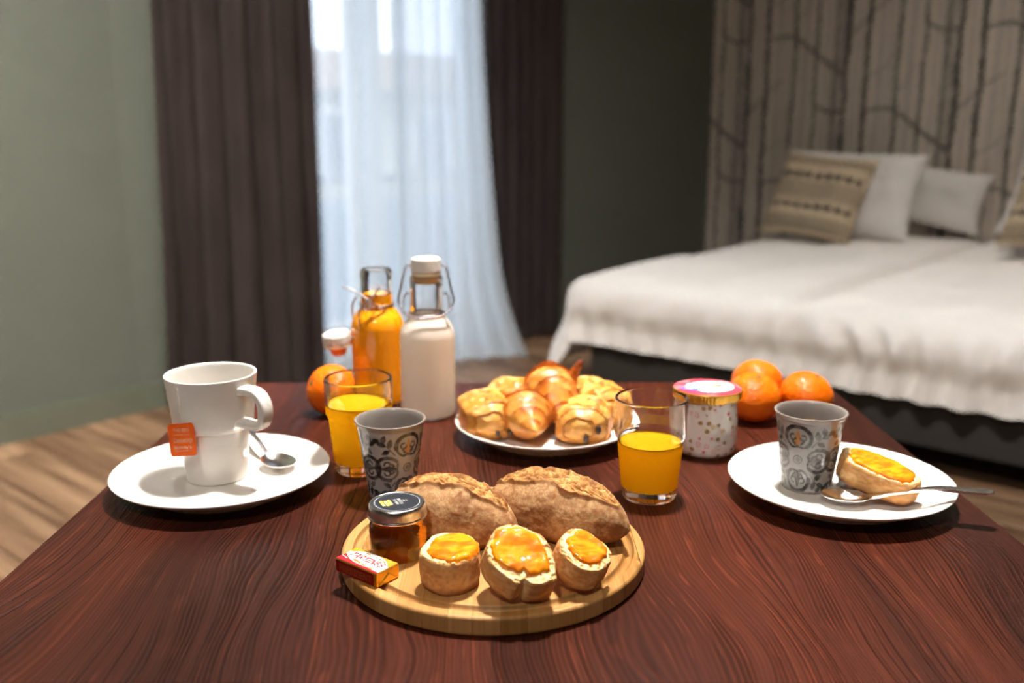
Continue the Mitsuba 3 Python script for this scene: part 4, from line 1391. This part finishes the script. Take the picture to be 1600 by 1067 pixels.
def loaf(L, W, H, seed, curve=0.0, slash=(-.84, .86), so=.16, sw=.44, tip=1.0):
    """Rustic roll: a pointed oval with a rough slash along the top. so: the slash's turn away from the top, sw: its half width (radians)."""
    n, k = 460, 330

    def f(U, V):
        s = -1 + 2 * V
        a = U * 2 * PI
        prof = np.clip(1 - np.abs(s) ** 2.3, 0, 1) ** .62
        x = s * L / 2
        ca, sa = np.cos(a), np.sin(a)
        e = 2.25
        rr = (np.abs(ca) ** e + np.abs(sa) ** e) ** (-1 / e)
        y = W / 2 * prof * rr * ca
        hz = H * (.36 + .64 * prof)
        z = rr * sa * prof
        z = np.where(z > 0, z * H * .66, z * H * .36)
        d = np.stack([x, y, z], -1)
        nz = meshkit.fbm(d * 46, 3, seed) - .5
        nf = meshkit.fbm(d * 300, 3, seed + 1) - .5
        nv = np.stack([x * 0, ca, sa], -1)
        disp = .0032 * nz + .0007 * nf
        # the slash
        q = (a - (PI / 2 + so)) + .10 * (meshkit.noise(np.stack([s * 4, s * 0, s * 0], -1), seed + 5) - .5) * 2
        edge = (sw + .16 * (meshkit.fbm(np.stack([s * 9, np.sign(q) * 3, s * 0], -1), 3, seed + 15) - .5)) * np.clip(1 - ((s - sum(slash) / 2) / ((slash[1] - slash[0]) / 2)) ** 4, 0, 1) ** .5
        inside = (1 - sst(edge * .82, edge * 1.0 + .02, np.abs(q))) * (edge > .03)
        rag = meshkit.fbm(d * np.array([230, 330, 230]), 4, seed + 9) - .5
        crack = np.abs(meshkit.fbm(d * np.array([60, 170, 60]), 3, seed + 12) - .5)
        ridge = np.exp(-((np.abs(q) - edge) / .07) ** 2) * (edge > .03)
        disp = disp + inside * (-.0004 + .0056 * rag + .0030 * nf - .0008 * (1 - sst(0, .05, crack))) + ridge * (.0006 + .0044 * meshkit.fbm(d * 120, 2, seed + 4))
        # wrinkles across the sides and puckered ends
        wr = meshkit.fbm(np.stack([x * 420, y * 40, z * 40], -1), 2, seed + 7) - .5
        disp = disp + (1 - inside) * .0007 * wr + sst(.78, 1, np.abs(s)) * .0035 * (meshkit.fbm(np.stack([a * 2.2 * np.cos(a * 0), s * 6, s * 0], -1), 2, seed + 3) - .5)
        d = d + nv * (disp * np.clip(prof * 1.6, 0, 1))[..., None]
        zb = -H * .30
        d[..., 2] = np.where(d[..., 2] < zb, zb - .0006 * sst(0, .004, zb - d[..., 2]), d[..., 2])
        d[..., 1] += curve * (1 - s ** 2)
        f.col = (inside, ridge, nf, rag, crack, sa, nz, s, wr, d)
        return d
    m, _, _ = grid(f, n, k, True)
    inside, ridge, nf, rag, crack, sa, nz, s, wr, d = f.col
    brown, dark, flour, crumb, deep = lin(156, 102, 58), lin(124, 76, 42), lin(208, 172, 126), lin(172, 118, 62), lin(98, 54, 22)
    fl = meshkit.fbm(d * 38, 3, seed + 20)
    sp_ = meshkit.noise(d * 900, seed + 21)
    sp2 = meshkit.fbm(d * 240, 3, seed + 23)
    col = lerp(dark, brown, sst(.25, .7, fl))
    col = lerp(col, flour, np.clip(sst(.30, .66, fl * .45 + sp2 * .55) * (.30 + .70 * sp_), 0, 1) * sst(-.75, .15, sa) * .92)
    ins = lerp(crumb, lin(206, 160, 98), sst(-.1, .22, rag))
    ins = lerp(ins, deep, (1 - sst(.0, .05, crack)) * .55)
    ins = lerp(ins, deep, (1 - sst(-.16, .0, rag)) * .6)
    col = lerp(col, ins, inside)
    col = lerp(col, lin(150, 92, 44), ridge * .55 * (1 - inside * .4))
    m2 = outward(m)
    return m2, col.reshape(-1, 3)


LG = 'bread rolls on the cutting board'
for (x, y, rz, L, W, H, seed, lab, so) in ((-.0460, .7150, math.radians(-28), .120, .056, .0500, 31, 'floury crusty bread roll behind the honey jar, nearer the left of the board', -.06),
                                          (.0390, .7200, math.radians(-29), .128, .058, .0520, 57, 'floury crusty bread roll with an open slash at the right of the board', .06)):
    lm, lc = loaf(L, W, H, seed, so=so)
    zb = -lm.bounds[0, 2]
    t = thing('bread_roll', lab, 'bread roll', LG)
    scene[t] = mikit.ply(mv(lm, (x, y, BZ + zb - .0004), rz=rz), 'm_bread', smooth=True, color=lc)


def toast(rx, ry, h, seed, tear=None):
    """A slice of baguette lying flat: crust around, crumb on top. Returns mesh, colours, outline function and top height function."""
    na = 260
    th = np.arange(na) * 2 * PI / na
    out = 1 + .17 * (meshkit.fbm(np.stack([np.cos(th) * 1.5, np.sin(th) * 1.3, th * 0], -1), 3, seed) - .5) * 2
    if tear is not None:
        dth = np.angle(np.exp(1j * (th - tear)))
        out = out - .16 * np.exp(-(dth / .12) ** 2)
    rows = []
    for t in np.linspace(.15, 1, 8):
        rows.append((t * .93, 0.0, 0))
    rows += [(.965, .02, 1), (.985, .08, 1)] + [(1.0 + .012 * math.sin(q * PI), .08 + .84 * q, 1) for q in np.linspace(.04, 1, 40)] + [(.985, .965, 1), (.965, .99, 2)]
    for t in np.linspace(.955, 0.02, 60):
        rows.append((t, 1.0, 2))
    R = np.array(rows)
    rr, zz, kind = R[:, 0][:, None], R[:, 1][:, None], R[:, 2][:, None] + th * 0
    X, Y, Z = rx * rr * out * np.cos(th), ry * rr * out * np.sin(th), h * zz + th * 0
    P = np.stack([X, Y, Z], -1)
    n1 = meshkit.fbm(P * 90, 3, seed + 2) - .5
    n2 = meshkit.fbm(P * 330, 3, seed + 3) - .5
    side = (kind == 1) * 1.0
    top = (kind == 2) * 1.0
    wr = .0022 * n1 * side + .0006 * n2 * side
    P[..., 0] += np.cos(th) * wr
    P[..., 1] += np.sin(th) * wr
    pore = sst(.60, .74, meshkit.fbm(P * np.array([420, 420, 0]) + 5, 2, seed + 12))
    P[..., 2] += top * (-.0011 * pore + .0014 * n1 + .0016 * n2 + .0006 * np.clip(1 - rr, 0, 1)) + (kind == 0) * .0012 * n1
    m = M(P.reshape(-1, 3), np.zeros((0, 3), int))
    nr = len(R)
    i, j = np.meshgrid(np.arange(nr - 1), np.arange(na), indexing='ij')
    j2 = (j + 1) % na
    a, b, c, d = i * na + j, i * na + j2, (i + 1) * na + j2, (i + 1) * na + j
    f = np.vstack([np.stack([a, b, c], -1).reshape(-1, 3), np.stack([a, c, d], -1).reshape(-1, 3)])
    v = np.vstack([m.vertices, [[0, 0, 0], [0, 0, h - .001]]])
    jj = np.arange(na)
    f = np.vstack([f, np.stack([(jj + 1) % na, jj, jj * 0 + nr * na], 1), np.stack([(nr - 1) * na + jj, (nr - 1) * na + (jj + 1) % na, jj * 0 + nr * na + 1], 1)])
    crust, crust2, crumb, crumb2 = lin(214, 162, 104), lin(190, 132, 76), lin(242, 220, 168), lin(226, 190, 126)
    k1 = meshkit.fbm(P * 60, 3, seed + 5)
    cs = lerp(crust2, crust, sst(.25, .65, k1 * .6 + .4 * meshkit.noise(P * 420, seed + 6)))
    cs = lerp(cs, lin(232, 196, 140), sst(.55, .8, meshkit.fbm(P * 140, 2, seed + 8)) * .6)
    cs = lerp(lin(150, 92, 48), cs, sst(.0, .30, zz + .25 * n1))
    ct = lerp(crumb2, crumb, sst(-.12, .12, n2))
    ct = lerp(ct, lin(206, 160, 96), pore * .75)
    edge = sst(.915, .965, rr + .012 * (n1 * 2) + th * 0)
    ct = lerp(ct, lin(190, 130, 72), edge * .85)
    col = np.where((kind == 2)[..., None], ct, cs)
    if tear is not None:
        dth = np.angle(np.exp(1j * (th - tear)))
        w = np.exp(-(dth / .13) ** 2) * (kind == 1)
        col = lerp(col, lin(240, 212, 156), np.clip(w * 1.1, 0, 1))
    col = np.vstack([col.reshape(-1, 3), [crust2, crumb]])
    m = outward(M(v, f))
    return m, col, (lambda a_: np.interp(np.mod(a_, 2 * PI), np.append(th, 2 * PI), np.append(out, out[0])))


def spread(rx, ry, outf, h, cover, seed, th_, off=(0, 0), ragged=.16):
    """A blob of jam (or butter) lying on the slice's top."""
    na, nr = 140, 44

    def f(U, V):
        a = U * 2 * PI
        edge = cover * (1 + ragged * 2 * (meshkit.fbm(np.stack([np.cos(a) * 1.7 + off[0] * 9, np.sin(a) * 1.7, a * 0], -1), 3, seed) - .5))
        r = (1 - V) * edge
        x, y = rx * (r * outf(a) * np.cos(a) + off[0]), ry * (r * outf(a) * np.sin(a) + off[1])
        lump = meshkit.fbm(np.stack([x * 120, y * 120, x * 0], -1), 2, seed + 2) - .5
        z = th_ * (sst(0, .22, V) ** .6) * (.85 + .7 * lump) - .0016 * (1 - sst(0, .08, V))
        return np.stack([x, y, h + z], -1)
    m, _, _ = grid(f, na, nr, True)
    return outward(m) if False else m


mat('m_jam', pr(proc(lambda p, n, uv: mix(lin(212, 106, 2), lin(248, 158, 16), smoothstep(.3, .72, fbm(p.x * 90 + p.y * 60, p.y * 260 - p.x * 90, p.z * 130, 4)))), 0.07, 0.6, clearcoat=1.0, clearcoat_gloss=0.97))
mat('m_butter', pr(lin(252, 232, 164), 0.35, 0.4))


def jam_toast(label, rx, ry, h, seed, loc, rz, tilt=(0, 0), cover=.78, off=(0, 0), tear=None, butter=None, group='slices of bread with jam'):
    t = thing('jam_toast', label, 'toast', group)
    m, c, outf = toast(rx, ry, h, seed, tear)
    R = trimesh.transformations.euler_matrix(tilt[0], tilt[1], 0, 'sxyz')
    R = trimesh.transformations.rotation_matrix(rz, [0, 0, 1]) if tilt == (0, 0) else R @ trimesh.transformations.rotation_matrix(rz, [0, 0, 1])

    def put(mm):
        mm = mm.copy()
        mm.apply_transform(R)
        return mm
    m2 = put(m)
    zb = -m2.bounds[0, 2]

    def fin(mm):
        mm = put(mm)
        mm.apply_translation((loc[0], loc[1], loc[2] + zb))
        return mm
    part(t, 'bread', mikit.ply(fin(m), 'm_bread', smooth=True, color=c), 'slice of bread with golden crust')
    if butter:
        part(t, 'butter', mikit.ply(fin(spread(rx, ry, outf, h, butter[0], seed + 40, .0016, butter[1])), 'm_butter', smooth=True), 'pale butter under the jam')
    part(t, 'jam', mikit.ply(fin(spread(rx, ry, outf, h + .0008, cover, seed + 50, .0024, off)), 'm_jam', smooth=True), 'glossy orange jam')
    return t


jam_toast('thick jam toast lying flat at the front of the board, left of the other two', .0222, .0215, .0270, 101, (-.0410, .6325, BZ), .3, (math.radians(7), math.radians(-2)), .90, (.12, -.06), butter=(.93, (-.04, .06)))
jam_toast('jam toast tilted towards the viewer between the other two on the board', .0268, .0220, .0260, 113, (.0055, .6190, BZ + .001), -.5, (math.radians(33), math.radians(12)), .84, (-.06, .08), tear=-1.0)
jam_toast('smallest jam toast on the board, right of the other two', .0205, .0190, .0220, 127, (.0495, .6340, BZ + .001), -.6, (math.radians(20), math.radians(17)), .78, (-.02, .12))
jam_toast('long jam toast lying on the right plate beside the coffee cup', .0370, .0190, .0220, 139, (.3345, .8130, TH + .0105), -.62, (math.radians(14), math.radians(5)), .86, (.0, .04))
mat('m_pod', {'type': 'roughconductor', 'material': 'Al', 'alpha': 0.2})
single('foil_cup', mikit.ply(mv(lathe(fil([(0, 0), (.0105, 0), (.0128, .0095), (.0142, .0102), (.0142, .0106), (.0125, .0104), (.0102, .0010), (0, .0010)], .0006, 3), 48), (.3240, .8425, TH + .0072)), 'm_pod', smooth=40),
       'small silver foil cup half hidden under the jam toast on the right plate', 'foil cup')

# ------------------------------------------------------------------ pastries
mat('m_pastry', pr(VCOL, 0.34, 0.45))
GOLD, DEEP, PALE, BURN = lin(216, 132, 48), lin(160, 74, 20), lin(240, 178, 90), lin(104, 40, 12)


def croissant(L, R, bend, seed, rings=8, z_squash=.86):
    n, k = 150, 320

    def f(U, V):
        s = -1 + 2 * V
        a = U * 2 * PI
        turn = bend * s
        rad = L / 2 / max(abs(bend), 1e-3)
        cx, cy = rad * np.sin(turn), rad * (1 - np.cos(turn))
        prof = np.clip(1 - np.abs(s) ** 1.6, 0, 1) ** .95
        w = np.abs(s) * rings / 2 + .16 * np.sin(a + seed) + .07 * np.sin(2 * a + seed * 2) + .34 * (meshkit.fbm(np.stack([np.cos(a) * 1.6, np.sin(a) * 1.6, s * 2.5], -1), 2, seed) - .5)
        saw = np.mod(w, 1)
        step = (1 - saw) ** 1.0
        r = R * (prof * (.90 + .15 * step) + .02)
        r = r * (1 + .26 * (meshkit.fbm(np.stack([np.cos(a) * 1.3, np.sin(a) * 1.3, s * 3], -1), 3, seed + 4) - .5))
        x = cx - r * np.cos(a) * np.sin(turn)
        y = cy + r * np.cos(a) * np.cos(turn)
        z = r * np.sin(a) * z_squash
        P = np.stack([x, y, z], -1)
        f.d = (saw, a, s, P, step)
        return P
    m, _, _ = grid(f, n, k, True)
    saw, a, s, P, step = f.d
    nz = meshkit.fbm(P * 70, 3, seed + 8)
    line = meshkit.fbm(np.stack([s * 60, np.cos(a) * 3, np.sin(a) * 3], -1), 2, seed + 9)
    col = lerp(PALE, GOLD, sst(.15, .7, nz))
    col = lerp(col, DEEP, sst(.30, 1.0, step) * (.45 + .55 * sst(.38, .62, nz)) * sst(-.3, .6, np.sin(a)))
    col = lerp(col, DEEP, sst(.55, .75, line) * .35)
    col = lerp(col, BURN, sst(.90, 1.0, step) * .30 * sst(0, .7, np.sin(a)))
    return outward(m), col.reshape(-1, 3)


def choc_roll(L, W, H, seed):
    """Pain au chocolat: a flattened roll; its end faces (at +x and -x) show the rolled layers."""
    n, k = 200, 160

    def f(U, V):
        t = V * 1.6 - .3                         # the outer quarters run over the end faces
        a = U * 2 * PI
        end = np.where(t < 0, -t / .3, np.where(t > 1, (t - 1) / .3, 0))
        e = 2.5
        rr = (np.abs(np.cos(a)) ** e + np.abs(np.sin(a)) ** e) ** (-1 / e)
        s = np.clip(t, 0, 1) * 2 - 1
        shrink = np.clip(1 - end, 0, 1) ** .9
        round_ = .86 + .14 * np.clip(1 - s ** 4, 0, 1) ** .5
        x = s * L / 2 + np.sign(s) * (.012 * np.sin(np.clip(end, 0, 1) * PI / 2))
        ridge = meshkit.noise(np.stack([s * 3.2, np.cos(a) * 2.2, np.sin(a) * 2.2], -1), seed) - .5
        fac = shrink * round_ * (1 + .20 * ridge)
        y = W / 2 * rr * np.cos(a) * fac
        z = H / 2 * rr * np.sin(a) * fac
        # the flap of the last turn and the shells of the roll on the end face
        flap = sst(.0, .06, np.mod(a - 2.3, 2 * PI) / (2 * PI)) * (1 - np.mod(a - 2.3, 2 * PI) / (2 * PI)) * .0022
        sp = np.mod(end * 1.7 + a / (2 * PI) + .45 * (meshkit.fbm(np.stack([np.cos(a) * 1.5, np.sin(a) * 1.5, end * 2], -1), 2, seed + 11) - .5), 1)
        x = x + np.sign(s) * (end > 0) * (end < .97) * .0026 * (sp - .5) * (1 - sst(.5, .9, end))
        y, z = y + flap * np.cos(a) * shrink, z + flap * np.sin(a) * shrink
        P = np.stack([x, y, z], -1)
        P = P + .0028 * (meshkit.fbm(P * 60, 3, seed + 2)[..., None] - .5) * np.stack([np.zeros_like(a), np.cos(a), np.sin(a)], -1)
        P[..., 2] = np.maximum(P[..., 2], -H * .40)
        f.d = (end, a, s, sp, P)
        return P
    m, _, _ = grid(f, n, k, True)
    end, a, s, sp, P = f.d
    nz = meshkit.fbm(P * 55, 3, seed + 3)
    lay = meshkit.fbm(np.stack([s * 5, np.cos(a) * 7, np.sin(a) * 7], -1), 3, seed + 6)
    col = lerp(PALE, GOLD, sst(.3, .7, nz))
    col = lerp(col, DEEP, sst(.48, .72, lay) * .75 * sst(-.5, .5, np.sin(a)))
    col = lerp(col, lin(246, 214, 150), sst(.60, .75, meshkit.fbm(P * 120, 2, seed + 7)) * .6 * sst(.2, .9, np.sin(a)))
    ef = lerp(lin(228, 166, 84), lin(204, 132, 56), sst(.55, .95, sp) * (1 - sst(.5, .9, end)))
    ef = lerp(ef, lin(170, 96, 34), sst(.93, .99, sp) * .5 * (1 - sst(.45, .8, end)))
    col = np.where((end > .02)[..., None], lerp(ef, col, (1 - sst(0, .1, end))), col)
    return outward(m), col.reshape(-1, 3)


mat('m_choc', pr(lin(52, 28, 16), 0.4))
PZ = TH + .0078


def place_pastry(name, label, cat_, mc, loc, rz, pitch=0.0, group=None, sticks=None, roll=0.0):
    m, c = mc
    R = trimesh.transformations.rotation_matrix(rz, [0, 0, 1]) @ trimesh.transformations.rotation_matrix(pitch, [0, 1, 0]) @ trimesh.transformations.rotation_matrix(roll, [1, 0, 0])
    mm = m.copy()
    mm.apply_transform(R)
    zb = -mm.bounds[0, 2]
    mm.apply_translation((loc[0], loc[1], loc[2] + zb))
    t = thing(name, label, cat_, group)
    part(t, 'dough', mikit.ply(mm, 'm_pastry', smooth=True, color=c), 'golden flaky dough')
    for (px, py, pz, r) in sticks or ():
        s = mv(lathe(fil([(0, -.006), (r * .8, -.006), (r, 0), (r * .85, .0028), (0, .0032)], .0008, 3), 14), (0, 0, 0), ry=PI / 2)
        s.vertices *= [1, .8, 1.25]
        s = mv(s, (px, py, pz))
        s.apply_transform(R)
        s.apply_translation((loc[0], loc[1], loc[2] + zb))
        part(t, 'chocolate_stick', mikit.ply(s, 'm_choc', smooth=40), 'dark chocolate end')
    return t


CG, HG = 'croissants on the pastry plate', 'chocolate rolls on the pastry plate'
place_pastry('chocolate_roll', 'chocolate-filled pastry roll at the left of the pastry plate beside the milk bottle', 'pastry', choc_roll(.056, .054, .047, 3), (-.0240, 1.0010, PZ + .003), math.radians(-76), 0, HG, [(.0385, .004, -.0105, .0030), (.0385, .0175, -.0105, .0034)])
place_pastry('chocolate_roll', 'chocolate-filled pastry roll at the right front of the pastry plate', 'pastry', choc_roll(.052, .056, .044, 14), (.0830, .9830, PZ + .003), math.radians(-98), 0, HG, [(.0375, .004, -.0090, .0038), (.0350, .0165, .0005, .0040)])
place_pastry('chocolate_roll', 'pastry roll at the back left of the pastry plate, mostly hidden', 'pastry', choc_roll(.050, .046, .046, 25), (.0080, 1.0640, PZ + .003), math.radians(-35), 0, HG, [(-.0335, .004, .004, .0026)])
place_pastry('chocolate_roll', 'pastry roll at the back right of the pastry plate, behind the juice glass', 'pastry', choc_roll(.062, .052, .050, 36), (.1010, 1.0420, PZ + .003), math.radians(-62), 0, HG)
place_pastry('croissant', 'croissant at the front of the pastry plate, its end pointing at the viewer', 'croissant', croissant(.108, .0285, .25, 5), (.0190, .9880, PZ + .001), math.radians(-86), math.radians(4), CG)
ck = place_pastry('croissant', 'croissant at the top of the pastry heap with a dark burnt horn standing up behind', 'croissant', croissant(.124, .0290, .30, 12, z_squash=1.0), (.0480, 1.0300, PZ + .008), math.radians(-82), math.radians(17), CG)


def horn():
    def f(U, V):
        a = U * 2 * PI
        r = np.interp(V, [0, .3, .7, .92, 1], [.0115, .0085, .0062, .0036, .0002])
        r = r * (1 + .5 * (meshkit.fbm(np.stack([np.cos(a) * 1.5, np.sin(a) * 1.5, V * 5], -1), 3, 77) - .5))
        return np.stack([r * .75 * np.cos(a) + .006 * V ** 2, r * np.sin(a), .036 * V], -1)
    m, Uq, Vq = grid(f, 60, 60, True)
    k = meshkit.fbm(m.vertices * 260, 2, 5)
    return outward(m), lerp(lerp(GOLD, DEEP, sst(.1, .6, Vq)), BURN, sst(.55, .95, Vq + .5 * (k - .5)))


hm_, hc_ = horn()
part(ck, 'horn', mikit.ply(mv(hm_, (.0690, 1.0380, TH + .0500), rx=.1, ry=.25), 'm_pastry', smooth=True, color=hc_), 'dark burnt horn of dough')
